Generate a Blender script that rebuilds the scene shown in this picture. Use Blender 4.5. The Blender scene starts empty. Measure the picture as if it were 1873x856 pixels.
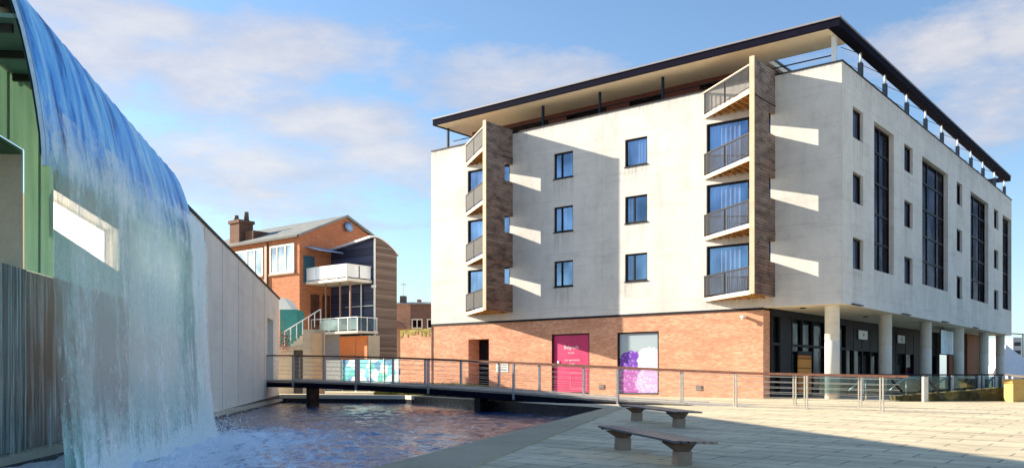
import bpy, bmesh, math, random
from mathutils import Vector, Matrix
R_ = math.radians
random.seed(7)
SC = bpy.context.scene
COL = SC.collection

# ------------------------------------------------------------------ camera, sky, sun, exposure
EYE = 1.12                       # eye height above the paving at the apartment building
FPX, HOR = 1613.3, 686.75        # focal length and horizon in photo pixels (photo is 1873 x 856)
cam = bpy.data.cameras.new('camera')
cam.sensor_fit = 'HORIZONTAL'; cam.sensor_width = 36.0
cam.lens = 36.0 * FPX / 1873.0
cam.shift_y = (HOR - 428.0) / 1873.0
cam.shift_x = 0.5 / 1873.0
cam.clip_end = 3000.0
camo = bpy.data.objects.new('camera', cam); COL.objects.link(camo)
camo.location = (0, 0, EYE); camo.rotation_euler = (R_(90), 0, 0)
SC.camera = camo

SUN_EL, SUN_AZ = R_(20.3), R_(-69.7)          # azimuth from +Y towards +X
to_sun = Vector((math.sin(SUN_AZ) * math.cos(SUN_EL), math.cos(SUN_AZ) * math.cos(SUN_EL), math.sin(SUN_EL)))
sl = bpy.data.lights.new('sun', 'SUN'); sl.energy = 5.0; sl.angle = R_(0.5); sl.color = (1.0, 0.88, 0.70)
so = bpy.data.objects.new('sun', sl); COL.objects.link(so)
so.rotation_euler = to_sun.to_track_quat('Z', 'Y').to_euler()

SC.view_settings.view_transform = 'Standard'
SC.view_settings.look = 'None'
SC.view_settings.gamma = 1.0
SC.view_settings.use_curve_mapping = False
SC.view_settings.exposure = 1.42
SC.cycles.max_bounces = 8; SC.cycles.diffuse_bounces = 4; SC.cycles.glossy_bounces = 3
SC.cycles.transparent_max_bounces = 24; SC.cycles.transmission_bounces = 4
SC.cycles.use_denoising = True

class NT:
    """small helper to wire node trees"""
    def __init__(s, tree): s.t = tree; tree.nodes.clear()
    def n(s, typ, **kw):
        nd = s.t.nodes.new(typ)
        ins = kw.pop('ins', {})
        for k, v in kw.items(): setattr(nd, k, v)
        for k, v in ins.items(): s.put(nd.inputs[k], v)
        return nd
    def put(s, sock, v):
        if isinstance(v, bpy.types.NodeSocket): s.t.links.new(v, sock)
        elif isinstance(v, bpy.types.Node): s.t.links.new(v.outputs[0], sock)
        else:
            if hasattr(sock.default_value, '__len__') and not hasattr(v, '__len__'): v = (v,) * len(sock.default_value)
            if hasattr(sock.default_value, '__len__') and len(sock.default_value) == 4 and len(v) == 3: v = tuple(v) + (1,)
            sock.default_value = v
    def math(s, op, a, b=None, c=None, clamp=False):
        nd = s.t.nodes.new('ShaderNodeMath'); nd.operation = op; nd.use_clamp = clamp
        s.put(nd.inputs[0], a)
        if b is not None: s.put(nd.inputs[1], b)
        if c is not None: s.put(nd.inputs[2], c)
        return nd.outputs[0]
    def vmath(s, op, a, b=None):
        nd = s.t.nodes.new('ShaderNodeVectorMath'); nd.operation = op
        s.put(nd.inputs[0], a)
        if b is not None: s.put(nd.inputs[1], b)
        return nd.outputs['Value'] if op in ('DOT_PRODUCT', 'LENGTH', 'DISTANCE') else nd.outputs[0]
    def mix(s, f, a, b, blend='MIX'):
        nd = s.t.nodes.new('ShaderNodeMix'); nd.data_type = 'RGBA'; nd.blend_type = blend
        s.put(nd.inputs[0], f); s.put(nd.inputs[6], a); s.put(nd.inputs[7], b)
        return nd.outputs[2]
    def ramp(s, f, stops, interp='LINEAR'):
        nd = s.t.nodes.new('ShaderNodeValToRGB'); nd.color_ramp.interpolation = interp
        cr = nd.color_ramp
        while len(cr.elements) < len(stops): cr.elements.new(0.5)
        for e, (p, c) in zip(cr.elements, stops):
            e.position = p
            e.color = (c, c, c, 1) if not hasattr(c, '__len__') else tuple(c) + (1,)
        s.put(nd.inputs[0], f)
        return nd.outputs[0]
    def noise(s, vec, scale=1.0, detail=3.0, rough=0.55, out=0):
        nd = s.n('ShaderNodeTexNoise', ins={'Scale': scale, 'Detail': detail, 'Roughness': rough})
        if vec is not None: s.put(nd.inputs['Vector'], vec)
        return nd.outputs[out]
    def mapping(s, vec, scale=(1, 1, 1), rot=(0, 0, 0), loc=(0, 0, 0)):
        nd = s.n('ShaderNodeMapping', ins={'Scale': scale, 'Rotation': rot, 'Location': loc}); s.put(nd.inputs[0], vec)
        return nd.outputs[0]

def pdir(px, py):
    return Vector(((px - 936) / FPX, 1.0, (HOR - py) / FPX)).normalized()

# --- world: Nishita sky with procedural cumulus in the directions they stand
wd = bpy.data.worlds.new('World'); SC.world = wd; wd.use_nodes = True
w = NT(wd.node_tree)
sky = w.n('ShaderNodeTexSky', sky_type='NISHITA', sun_disc=False, sun_elevation=SUN_EL, sun_rotation=SUN_AZ,
          altitude=100.0, air_density=1.0, dust_density=0.6, ozone_density=1.5)
tc = w.n('ShaderNodeTexCoord')
gen = tc.outputs['Generated']
sep = w.n('ShaderNodeSeparateXYZ'); w.put(sep.inputs[0], gen)
zc = w.math('ADD', w.math('MAXIMUM', sep.outputs[2], 0.0), 0.22)
flat = w.n('ShaderNodeCombineXYZ', ins={0: w.math('DIVIDE', sep.outputs[0], zc), 1: w.math('DIVIDE', sep.outputs[1], zc), 2: w.math('MULTIPLY', sep.outputs[2], 3.0)})
n_big = w.noise(flat.outputs[0], 2.6, 7.0, 0.58)
n_fine = w.noise(flat.outputs[0], 8.0, 8.0, 0.66)
# cloud banks: (photo direction, angular half width, half height, weight)
banks = [((500, 105), .115, .042, .92), ((600, 222), .11, .032, 1.0), ((420, 150), .13, .045, .9), ((185, 112), .075, .05, .8),
         ((210, 30), .16, .03, .75), ((460, 320), .17, .06, .75), ((870, 160), .10, .036, .75), ((720, 300), .14, .05, .7),
         ((1720, 90), .075, .042, .85), ((1820, 195), .065, .05, .95), ((1860, 60), .05, .05, .8), ((1060, 130), .05, .02, .5),
         ((60, 60), .1, .06, .35), ((640, 420), .25, .05, .35)]
acc = None
for (p, hw, hh, wt) in banks:
    d = pdir(*p)
    right = Vector((d.y, -d.x, 0)).normalized(); up = right.cross(d)
    a = w.math('DIVIDE', w.vmath('DOT_PRODUCT', gen, tuple(right)), hw)
    b = w.math('DIVIDE', w.vmath('DOT_PRODUCT', gen, tuple(up)), hh)
    r2 = w.math('ADD', w.math('MULTIPLY', a, a), w.math('MULTIPLY', b, b))
    g = w.math('MULTIPLY', w.math('EXPONENT', w.math('MULTIPLY', r2, -0.8)), wt)
    g = w.math('MULTIPLY', g, w.math('GREATER_THAN', w.vmath('DOT_PRODUCT', gen, tuple(d)), 0.0))
    acc = g if acc is None else w.math('MAXIMUM', acc, g)
# elsewhere in the sky (behind the camera): scattered cloud from the same noise
back = w.math('MULTIPLY', w.math('LESS_THAN', sep.outputs[1], 0.25), 0.08)
acc = w.math('MAXIMUM', acc, back)
dens = w.math('ADD', w.math('MULTIPLY', acc, 1.08), w.math('MULTIPLY', w.math('SUBTRACT', n_big, 0.5), 1.5))
dens = w.math('ADD', dens, w.math('MULTIPLY', w.math('SUBTRACT', n_fine, 0.5), 0.95))
cl = w.ramp(dens, [(0.32, 0.0), (0.56, 0.6), (0.9, 1.0)])
n_sh = w.noise(w.mapping(flat.outputs[0], (1, 1, 1), (0, 0, 0), (2.3, 1.1, .4)), 5.0, 8.0, 0.62)
shade = w.ramp(w.math('ADD', w.math('MULTIPLY', dens, 0.40), w.math('MULTIPLY', n_sh, 0.75)), [(0.40, (0.60, 0.64, 0.78)), (0.62, (0.78, 0.78, 0.85)), (0.86, (1.0, 0.96, 0.93))])
haze = w.ramp(sep.outputs[2], [(0.0, 0.5), (0.10, 0.16), (0.25, 0.0)])
skyc = w.mix(1.0, sky.outputs[0], (0.86, 0.98, 1.08), 'MULTIPLY')
SKY_STR = 0.08
cloudc = w.mix(1.0, shade, (4.0, 4.0, 4.1), 'MULTIPLY')
hazec = w.mix(haze, skyc, (3.4, 4.5, 5.6))
allc = w.mix(w.math('MULTIPLY', cl, 0.80), hazec, cloudc)
bg = w.n('ShaderNodeBackground', ins={'Strength': SKY_STR}); w.put(bg.inputs[0], allc)
wo = w.n('ShaderNodeOutputWorld'); w.put(wo.inputs[0], bg.outputs[0])

# ------------------------------------------------------------------ materials
MATS = {}
def new_mat(name):
    m = bpy.data.materials.new(name); m.use_nodes = True
    return m, NT(m.node_tree)
def finish(t, bsdf):
    o = t.n('ShaderNodeOutputMaterial'); t.put(o.inputs[0], bsdf.outputs[0] if isinstance(bsdf, bpy.types.Node) else bsdf)
def wallvec(t):
    """object coordinates unrolled on upright faces: (x + y, z)"""
    c = t.n('ShaderNodeTexCoord').outputs['Object']
    s = t.n('ShaderNodeSeparateXYZ'); t.put(s.inputs[0], c)
    v = t.n('ShaderNodeCombineXYZ', ins={0: t.math('ADD', s.outputs[0], s.outputs[1]), 1: s.outputs[2], 2: 0.0})
    return c, v.outputs[0], s

def simple(name, col, rough=0.6, metal=0.0, var=0.12, scale=6.0, bump=0.0, spec=0.5):
    """a paint / metal / stone with mottling so nothing is perfectly even"""
    if name in MATS: return MATS[name]
    m, t = new_mat(name)
    c = t.n('ShaderNodeTexCoord').outputs['Object']
    n = t.noise(c, scale, 5.0, 0.6)
    dark = tuple(x * (1 - var) for x in col); light = tuple(min(1, x * (1 + var)) for x in col)
    colr = t.ramp(n, [(0.3, dark), (0.7, light)])
    b = t.n('ShaderNodeBsdfPrincipled', ins={'Base Color': colr, 'Metallic': metal, 'Specular IOR Level': spec})
    t.put(b.inputs['Roughness'], t.math('ADD', t.math('MULTIPLY', n, 0.2), rough - 0.1, clamp=True))
    if bump:
        bm_ = t.n('ShaderNodeBump', ins={'Strength': bump, 'Distance': 0.02, 'Height': t.noise(c, scale * 6, 4.0)})
        t.put(b.inputs['Normal'], bm_.outputs[0])
    finish(t, b); MATS[name] = m
    return m

def mat_render(name, base, stain, amount=0.5, rough=0.85, drips=(), joints=None):
    """pale wall render / concrete: blotches, run-off streaks below sills, faint panel joints"""
    m, t = new_mat(name)
    c, v, s = wallvec(t)
    u = t.math('ADD', s.outputs[0], s.outputs[1]); z = s.outputs[2]
    blot = t.noise(c, 0.35, 7.0, 0.65)
    blot2 = t.noise(t.mapping(c, (1, 1, 1), loc=(7, 3, 1)), 1.4, 6.0, 0.7)
    streak = t.noise(t.mapping(v, (1.3, 0.12, 1)), 1.0, 6.0, 0.7)
    streak2 = t.noise(t.mapping(v, (7.0, 0.30, 1)), 1.0, 4.0, 0.6)
    horiz = t.noise(t.mapping(v, (0.22, 2.6, 1)), 1.0, 6.0, 0.65)
    f = t.math('ADD', t.math('MULTIPLY', t.ramp(streak, [(0.50, 0), (0.78, 1)]), 0.30), t.math('MULTIPLY', t.ramp(blot, [(0.44, 0), (0.70, 1)]), 0.50))
    f = t.math('ADD', f, t.math('MULTIPLY', t.ramp(blot2, [(0.52, 0), (0.75, 1)]), 0.40))
    f = t.math('ADD', f, t.math('MULTIPLY', t.ramp(horiz, [(0.53, 0), (0.75, 1)]), 0.45))
    for (ua, ub, zs, ln) in drips:
        a = t.math('MULTIPLY', t.math('GREATER_THAN', u, ua), t.math('LESS_THAN', u, ub))
        dz = t.math('DIVIDE', t.math('SUBTRACT', zs, z), ln)
        g = t.math('MULTIPLY', t.math('GREATER_THAN', dz, 0.0), t.math('SUBTRACT', 1.0, dz, clamp=True))
        k = t.math('MULTIPLY', t.math('MULTIPLY', a, g), t.ramp(streak2, [(0.40, 0.0), (0.66, 1.0)]))
        f = t.math('ADD', f, t.math('MULTIPLY', k, 0.75))
    fine = t.noise(c, 14.0, 5.0, 0.65)
    colr = t.mix(t.math('MULTIPLY', f, amount, clamp=True), base, stain)
    colr = t.mix(1.0, colr, t.ramp(fine, [(0.3, 0.90), (0.7, 1.02)]), 'MULTIPLY')
    hgt = fine
    if joints:
        ju, jz, oz = joints
        gu = t.math('LESS_THAN', t.math('FRACT', t.math('DIVIDE', u, ju)), 0.022 / ju)
        gz_ = t.math('LESS_THAN', t.math('FRACT', t.math('DIVIDE', t.math('SUBTRACT', z, oz), jz)), 0.022 / jz)
        gg = t.math('MAXIMUM', gu, gz_)
        colr = t.mix(t.math('MULTIPLY', gg, 0.22), colr, tuple(x * .45 for x in stain))
    bp = t.n('ShaderNodeBump', ins={'Strength': 0.35, 'Distance': 0.02, 'Height': hgt})
    b = t.n('ShaderNodeBsdfPrincipled', ins={'Base Color': colr, 'Roughness': rough, 'Normal': bp.outputs[0], 'Specular IOR Level': 0.25})
    finish(t, b); MATS[name] = m
    return m

def mat_brick(name, c1, c2, mortar, w_=0.225, h_=0.075, patch=0.35):
    m, t = new_mat(name)
    c, v, s = wallvec(t)
    br = t.n('ShaderNodeTexBrick', ins={'Vector': v, 'Color1': c1, 'Color2': c2, 'Mortar': mortar, 'Scale': 1.0, 'Mortar Size': 0.008,
                                         'Bias': 0.0, 'Brick Width': w_, 'Row Height': h_})
    big = t.noise(t.mapping(v, (0.5, 1.6, 1)), 1.0, 5.0, 0.65)
    mid = t.noise(t.mapping(v, (2.2, 6.0, 1)), 1.0, 4.0, 0.6)
    colr = t.mix(t.math('MULTIPLY', t.ramp(big, [(0.4, 0), (0.7, 1)]), patch), br.outputs[0], tuple(x * 0.72 for x in c2))
    colr = t.mix(1.0, colr, t.ramp(mid, [(0.3, 0.82), (0.7, 1.08)]), 'MULTIPLY')
    bp = t.n('ShaderNodeBump', ins={'Strength': 0.4, 'Distance': 0.01, 'Height': t.math('SUBTRACT', 1.0, br.outputs[1])})
    b = t.n('ShaderNodeBsdfPrincipled', ins={'Base Color': colr, 'Roughness': 0.85, 'Normal': bp.outputs[0], 'Specular IOR Level': 0.2})
    finish(t, b); MATS[name] = m
    return m

def mat_boards(name, c1, c2, board=0.14, horizontal=True, rough=0.75, grey=None):
    m, t = new_mat(name)
    c, v, s = wallvec(t)
    along = t.mapping(v, (0.5, 9.0, 1) if horizontal else (9.0, 0.5, 1))
    grain = t.noise(along, 1.0, 5.0, 0.65)
    q = t.math('DIVIDE', s.outputs[2] if horizontal else t.math('ADD', s.outputs[0], s.outputs[1]), board)
    wn = t.n('ShaderNodeTexWhiteNoise', noise_dimensions='1D'); t.put(wn.inputs['W'], t.math('FLOOR', q))
    fr = t.math('FRACT', q)
    gap = t.math('LESS_THAN', fr, 0.10)
    f = t.math('ADD', t.math('MULTIPLY', grain, 0.6), t.math('MULTIPLY', wn.outputs[0], 0.4))
    colr = t.mix(t.ramp(f, [(0.3, 0), (0.7, 1)]), c1, c2)
    if grey:
        bl = t.noise(c, 0.55, 4.0, 0.6)
        hgt = t.math('MULTIPLY_ADD', s.outputs[2], 0.06, -0.55)
        colr = t.mix(t.math('MULTIPLY', t.math('ADD', bl, hgt, clamp=True), 0.9), colr, grey)  # greyer with height: weathering, plus shade at the top painted in
        bl2 = t.noise(t.mapping(v, (1.1, 2.8, 1)), 1.0, 5.0, .7)
        colr = t.mix(1.0, colr, t.ramp(bl2, [(.36, .42), (.52, 1.0), (.68, 1.25)]), 'MULTIPLY')
    colr = t.mix(gap, colr, tuple(x * 0.25 for x in c1))
    bp = t.n('ShaderNodeBump', ins={'Strength': 0.5, 'Distance': 0.015, 'Height': t.math('SUBTRACT', 1.0, gap)})
    b = t.n('ShaderNodeBsdfPrincipled', ins={'Base Color': colr, 'Roughness': rough, 'Normal': bp.outputs[0], 'Specular IOR Level': 0.3})
    finish(t, b); MATS[name] = m
    return m

def mat_glass(name, tint, refl, through=0.55, rough=0.03):
    """window pane: reflection over a tinted see-through"""
    m, t = new_mat(name)
    c = t.n('ShaderNodeTexCoord').outputs['Object']
    bp = t.n('ShaderNodeBump', ins={'Strength': 0.06, 'Distance': 0.05, 'Height': t.noise(c, 1.3, 2.0)})
    vn = t.noise(t.mapping(c, (.55, .55, .45), loc=(3, 1, 2)), 1.0, 2.0)
    refl = t.mix(t.ramp(vn, [(.38, 0), (.62, 1)]), tuple(x * .45 for x in refl), refl)
    gl = t.n('ShaderNodeBsdfGlossy', ins={'Color': refl, 'Roughness': rough, 'Normal': bp.outputs[0]})
    tr = t.n('ShaderNodeBsdfTransparent', ins={'Color': tint})
    lw = t.n('ShaderNodeLayerWeight', ins={'Blend': 0.35})
    f = t.math('MULTIPLY_ADD', lw.outputs['Facing'], 0.45, 1.0 - through, clamp=True)
    mx = t.n('ShaderNodeMixShader', ins={0: f, 1: tr.outputs[0], 2: gl.outputs[0]})
    finish(t, mx); MATS[name] = m
    return m

_WR = ((0.695, 0.665, 0.625), (0.345, 0.325, 0.31), 0.68)
M_white = mat_render('wall_render', *_WR)
M_front = mat_render('front_render', *_WR, drips=[(a - .05, b + .05, z, 1.5) for a, b in ((15.22, 16.58), (10.35, 11.75)) for z in (12.5, 9.4, 6.23)] + [(0, 26.5, 15.75, .7), (3.2, 7.1, 5.0, .6)], joints=(6.6, 3.13, 5.0))
M_side = mat_render('side_render', *_WR, drips=[(a, b, z, 1.6) for a, b in ((1.55, 3.10), (10.26, 11.97), (22.6, 24.2)) for z in (12.5, 9.4, 6.23)] + [(4.8, 8.3, 6.5, 1.9), (14.0, 20.2, 6.5, 1.9), (26.7, 32.7, 6.5, 1.9), (0, 42, 15.75, .9)], joints=(8.4, 3.13, 5.0))
M_conc = mat_render('grey_concrete', (0.86, 0.81, 0.72), (0.52, 0.48, 0.41), 0.6)
M_column = mat_render('column_concrete', (0.74, 0.69, 0.61), (0.42, 0.40, 0.36), 0.6)
M_soffit = simple('soffit_paint', (0.88, 0.77, 0.58), 0.8, var=0.06, scale=1.5)
M_brick = mat_brick('orange_brick', (0.78, 0.42, 0.265), (0.61, 0.255, 0.150), (0.64, 0.42, 0.30), patch=.6)
M_brick2 = mat_brick('red_brick', (0.56, 0.20, 0.085), (0.45, 0.14, 0.06), (0.36, 0.24, 0.17))
M_brick3 = mat_brick('house_brick', (0.55, 0.30, 0.19), (0.45, 0.22, 0.13), (0.5, 0.4, 0.32))
M_navy = simple('navy_fascia', (0.007, 0.007, 0.017), 0.85, 0.0, 0.25, 2.0, spec=0.04)
M_edge = simple('roof_edge_metal', (0.52, 0.52, 0.56), 0.4, 0.3, 0.08, 2.0)
M_dark = simple('dark_frame', (0.014, 0.013, 0.019), 0.55, 0.0, 0.2, 3.0, spec=0.15)
M_pent = simple('dark_red_cladding', (0.11, 0.022, 0.016), 0.6, 0.0, 0.25, 1.5)
M_post = simple('slate_blue_steel', (0.010, 0.022, 0.045), 0.6, 0.0, 0.15, 3.0, spec=.15)
M_pale = simple('pale_steel', (0.70, 0.71, 0.72), 0.35, 0.2, 0.08, 3.0)
M_steel = simple('brushed_steel', (0.55, 0.54, 0.52), 0.32, 0.6, 0.12, 5.0)
M_timber = mat_boards('weathered_shaded_timber', (0.10, 0.044, 0.026), (0.24, 0.120, 0.070), 0.145, True, 0.8, grey=(0.27, 0.235, 0.225))
M_tedge = simple('pale_timber', (0.66, 0.49, 0.33), 0.7, var=0.14, scale=2.0)
M_joist = mat_boards('amber_joists', (0.30, 0.15, 0.045), (0.60, 0.34, 0.12), 0.35, False)
M_rail = simple('wood_handrail', (0.20, 0.085, 0.05), 0.45, 0.0, 0.25, 4.0)
M_glassL = mat_glass('blue_glass', (0.56, 0.62, 0.74), (0.46, 0.68, 1.0), 0.66)
M_glassR = mat_glass('dark_glass', (0.30, 0.34, 0.42), (0.22, 0.21, 0.26), 0.86)
M_glassS = mat_glass('shop_glass', (0.42, 0.46, 0.48), (0.28, 0.30, 0.33), 0.84)
M_glassC = mat_glass('clear_glass', (0.82, 0.90, 0.90), (0.8, 0.9, 0.95), 0.9)
M_curt = mat_boards('curtain', (0.60, 0.64, 0.76), (0.90, 0.90, 0.93), 0.17, False)
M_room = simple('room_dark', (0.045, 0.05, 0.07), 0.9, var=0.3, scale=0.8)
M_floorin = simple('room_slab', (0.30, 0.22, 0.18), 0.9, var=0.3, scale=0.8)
M_black = simple('black_paint', (0.012, 0.012, 0.014), 0.5, var=0.3)
M_sign = simple('sign_white', (0.75, 0.77, 0.74), 0.5, var=0.05)
M_signtxt = simple('sign_text', (0.06, 0.07, 0.08), 0.5)

# paving: cream slabs with tonal drift
def mat_paving():
    m, t = new_mat('cream_paving')
    c = t.n('ShaderNodeTexCoord').outputs['Object']
    v = t.mapping(c, (1, 1, 1), (0, 0, R_(38)))
    br = t.n('ShaderNodeTexBrick', ins={'Vector': v, 'Color1': (0.78, 0.665, 0.45), 'Color2': (0.66, 0.56, 0.38), 'Mortar': (0.33, 0.285, 0.21),
                                        'Scale': 1.0, 'Mortar Size': 0.022, 'Brick Width': 1.35, 'Row Height': 0.62, 'Bias': -0.2})
    n1 = t.noise(t.mapping(v, (0.35, 1.1, 1)), 1.0, 6.0, 0.65)
    n2 = t.noise(c, 5.0, 5.0, 0.65)
    colr = t.mix(1.0, br.outputs[0], t.ramp(n1, [(0.30, 0.66), (0.55, 1.0), (0.75, 1.12)]), 'MULTIPLY')
    colr = t.mix(1.0, colr, t.ramp(n2, [(0.3, 0.86), (0.7, 1.06)]), 'MULTIPLY')
    bp = t.n('ShaderNodeBump', ins={'Strength': 0.35, 'Distance': 0.012, 'Height': t.math('ADD', t.math('SUBTRACT', 1.0, br.outputs[1]), t.math('MULTIPLY', n2, 0.5))})
    b = t.n('ShaderNodeBsdfPrincipled', ins={'Base Color': colr, 'Roughness': 0.75, 'Normal': bp.outputs[0], 'Specular IOR Level': 0.3})
    finish(t, b); return m
M_pave = mat_paving()
M_coping = mat_render('coping_stone', (0.50, 0.425, 0.29), (0.26, 0.215, 0.14), 0.8, 0.7)
M_rim = mat_render('rim_stone', (0.62, 0.57, 0.46), (0.36, 0.33, 0.26), 0.5)
M_wet_shade = simple('wet_shaded_stone', (0.02, 0.02, 0.024), 0.25, var=0.3)  # wet stone, also the painted shade on the far pool side

# ------------------------------------------------------------------ geometry helpers
class MB:
    """collects shapes, then links them as ONE mesh object"""
    def __init__(s): s.bm = bmesh.new(); s.mi = 0
    def quad(s, pts):
        vs = [s.bm.verts.new(p) for p in pts]
        f = s.bm.faces.new(vs); f.material_index = s.mi; return f
    def box(s, x0, x1, y0, y1, z0, z1, M=None, bev=0.0):
        P = [(x0, y0, z0), (x1, y0, z0), (x1, y1, z0), (x0, y1, z0), (x0, y0, z1), (x1, y0, z1), (x1, y1, z1), (x0, y1, z1)]
        vs = [s.bm.verts.new(M @ Vector(p) if M else p) for p in P]
        fs = []
        for q in ((3, 2, 1, 0), (4, 5, 6, 7), (0, 1, 5, 4), (1, 2, 6, 5), (2, 3, 7, 6), (3, 0, 4, 7)):
            f = s.bm.faces.new([vs[i] for i in q]); f.material_index = s.mi; fs.append(f)
        if bev:
            es = list({e for f in fs for e in f.edges})
            bmesh.ops.bevel(s.bm, geom=es, offset=bev, segments=2, affect='EDGES', profile=0.5)
    def beam(s, a, b, wd, ht, up=(0, 0, 1)):
        """square bar from a to b"""
        a, b = Vector(a), Vector(b); d = (b - a)
        L = d.length; d.normalize()
        u = Vector(up)
        if abs(d.dot(u)) > 0.99: u = Vector((1, 0, 0))
        sd = d.cross(u).normalized(); u = sd.cross(d).normalized()
        M = Matrix((d, sd, u)).transposed().to_4x4(); M.translation = a
        s.box(0, L, -wd / 2, wd / 2, -ht / 2, ht / 2, M)
    def tube(s, pts, r, n=8, cap=True):
        pts = [Vector(p) for p in pts]
        rr = r if hasattr(r, '__len__') else [r] * len(pts)
        rings = []
        for i, p in enumerate(pts):
            d = (pts[min(i + 1, len(pts) - 1)] - pts[max(i - 1, 0)]).normalized()
            u = Vector((0, 0, 1)) if abs(d.z) < 0.95 else Vector((1, 0, 0))
            a = d.cross(u).normalized(); b = a.cross(d)
            rings.append([s.bm.verts.new(p + (a * math.cos(k * 2 * math.pi / n) + b * math.sin(k * 2 * math.pi / n)) * rr[i]) for k in range(n)])
        for i in range(len(rings) - 1):
            for k in range(n):
                f = s.bm.faces.new((rings[i][k], rings[i][(k + 1) % n], rings[i + 1][(k + 1) % n], rings[i + 1][k])); f.smooth = n > 6; f.material_index = s.mi
        if cap:
            s.bm.faces.new(rings[0][::-1]).material_index = s.mi; s.bm.faces.new(rings[-1]).material_index = s.mi
    def lathe(s, prof, n=24, c=(0, 0)):
        rings = [[s.bm.verts.new((c[0] + r * math.cos(k * 2 * math.pi / n), c[1] + r * math.sin(k * 2 * math.pi / n), z)) for k in range(n)] for r, z in prof]
        for i in range(len(rings) - 1):
            for k in range(n):
                f = s.bm.faces.new((rings[i][k], rings[i][(k + 1) % n], rings[i + 1][(k + 1) % n], rings[i + 1][k])); f.smooth = True
        s.bm.faces.new(rings[0][::-1]); s.bm.faces.new(rings[-1])
    def prism(s, pts2, fn, t0, t1):
        """polygon pts2 swept between two levels; fn(u, v, t) -> point"""
        a = [s.bm.verts.new(fn(u, v, t0)) for u, v in pts2]; b = [s.bm.verts.new(fn(u, v, t1)) for u, v in pts2]
        n = len(pts2)
        fs = [s.bm.faces.new(a[::-1]), s.bm.faces.new(b)]
        for i in range(n): fs.append(s.bm.faces.new((a[i], a[(i + 1) % n], b[(i + 1) % n], b[i])))
        for f in fs: f.material_index = s.mi
    def build(s, name, mat, parent=None, loc=None, recalc=True):
        if recalc: bmesh.ops.recalc_face_normals(s.bm, faces=s.bm.faces[:])
        me = bpy.data.meshes.new(name); s.bm.to_mesh(me); s.bm.free()
        for m in (mat if isinstance(mat, (list, tuple)) else [mat]): me.materials.append(m)
        o = bpy.data.objects.new(name, me); COL.objects.link(o)
        if parent: o.parent = parent
        if loc is not None: o.location = loc
        return o

def tag(o, label=None, cat=None, group=None, kind=None):
    if label: o['label'] = label
    if cat: o['category'] = cat
    if group: o['group'] = group
    if kind: o['kind'] = kind
    return o
def empty(name, loc=(0, 0, 0), rz=0.0, label=None, cat=None, group=None):
    e = bpy.data.objects.new(name, None); COL.objects.link(e); e.location = loc; e.rotation_euler = (0, 0, rz)
    e.empty_display_size = 0.5
    return tag(e, label, cat, group)
def copy_tree(o, parent=None):
    c = o.copy(); COL.objects.link(c); c.parent = parent
    for ch in list(o.children): copy_tree(ch, c)
    return c

def wall_sheet(mb, fn, u0, u1, z0, z1, holes, depth, inv=None):
    """upright wall fn(u, d, z) with rectangular holes (ua, ub, za, zb[, depth]) and their reveals"""
    us = sorted({u0, u1} | {h[0] for h in holes} | {h[1] for h in holes})
    zs = sorted({z0, z1} | {h[2] for h in holes} | {h[3] for h in holes})
    for i in range(len(us) - 1):
        for j in range(len(zs) - 1):
            um, zm = (us[i] + us[i + 1]) / 2, (zs[j] + zs[j + 1]) / 2
            if any(h[0] < um < h[1] and h[2] < zm < h[3] for h in holes): continue
            mb.quad([fn(us[i], 0, zs[j]), fn(us[i + 1], 0, zs[j]), fn(us[i + 1], 0, zs[j + 1]), fn(us[i], 0, zs[j + 1])])
    for h in holes:
        a, b, c, d = h[:4]; D = h[4] if len(h) > 4 else depth
        mb.quad([fn(a, 0, c), fn(a, D, c), fn(a, D, d), fn(a, 0, d)])
        mb.quad([fn(b, 0, c), fn(b, D, c), fn(b, D, d), fn(b, 0, d)])
        mb.quad([fn(a, 0, c), fn(b, 0, c), fn(b, D, c), fn(a, D, c)])
        mb.quad([fn(a, 0, d), fn(b, 0, d), fn(b, D, d), fn(a, D, d)])

def add_text(txt, size, mat, parent, M, name='lettering', ext=0.004):
    cu = bpy.data.curves.new(name, 'FONT'); cu.body = txt; cu.size = size; cu.extrude = ext; cu.align_x = 'CENTER'; cu.align_y = 'CENTER'
    tmp = bpy.data.objects.new(name, cu); COL.objects.link(tmp)
    dg = bpy.context.evaluated_depsgraph_get(); dg.update()
    me = bpy.data.meshes.new_from_object(tmp.evaluated_get(dg))
    bpy.data.objects.remove(tmp); bpy.data.curves.remove(cu)
    me.transform(M); me.materials.clear(); me.materials.append(mat)
    o = bpy.data.objects.new(name, me); COL.objects.link(o); o.parent = parent
    return o

def at(px, py, Y):
    return Vector(((px - 936) / FPX * Y, Y, EYE + (HOR - py) / FPX * Y))

# building frame: origin at the near corner; local +X runs along the right-hand side, local +Y along the long left-hand front
TH = R_(38.94)
CX, CY = 15.35, 41.0
uX = Vector((math.sin(TH), math.cos(TH), 0)); uY = Vector((-math.cos(TH), math.sin(TH), 0))
RZ = math.atan2(uX.y, uX.x)

def gz(x, y):
    if y < 32: return -0.35 + 0.35 * (max(y, -20) - 14.5) / 17.5
    return 0.0

# ------------------------------------------------------------------ ground, pool basin, water
WATER = -0.45
W0 = Vector((-8.6, 14.85, 0)); dW = Vector((-0.13571, 0.99075, 0)); nW = Vector((0.99075, 0.13571, 0))
def wp(s, off=0.0, z=0.0): return W0 + dW * s + nW * off + Vector((0, 0, z))
def lerp(a, b, t): return a + (b - a) * t
TIP = Vector((3.33, 31.0, 0)); N0 = TIP + (Vector((-2.09, 14.3, 0)) - TIP) * 1.72
FAR1 = Vector((-6.0, 49.7, 0)); FAR2 = wp(37.4)
pool = [wp(N0.y - 14.85 + 0.3), N0, TIP, FAR1, FAR2]           # anticlockwise seen from above

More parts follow.
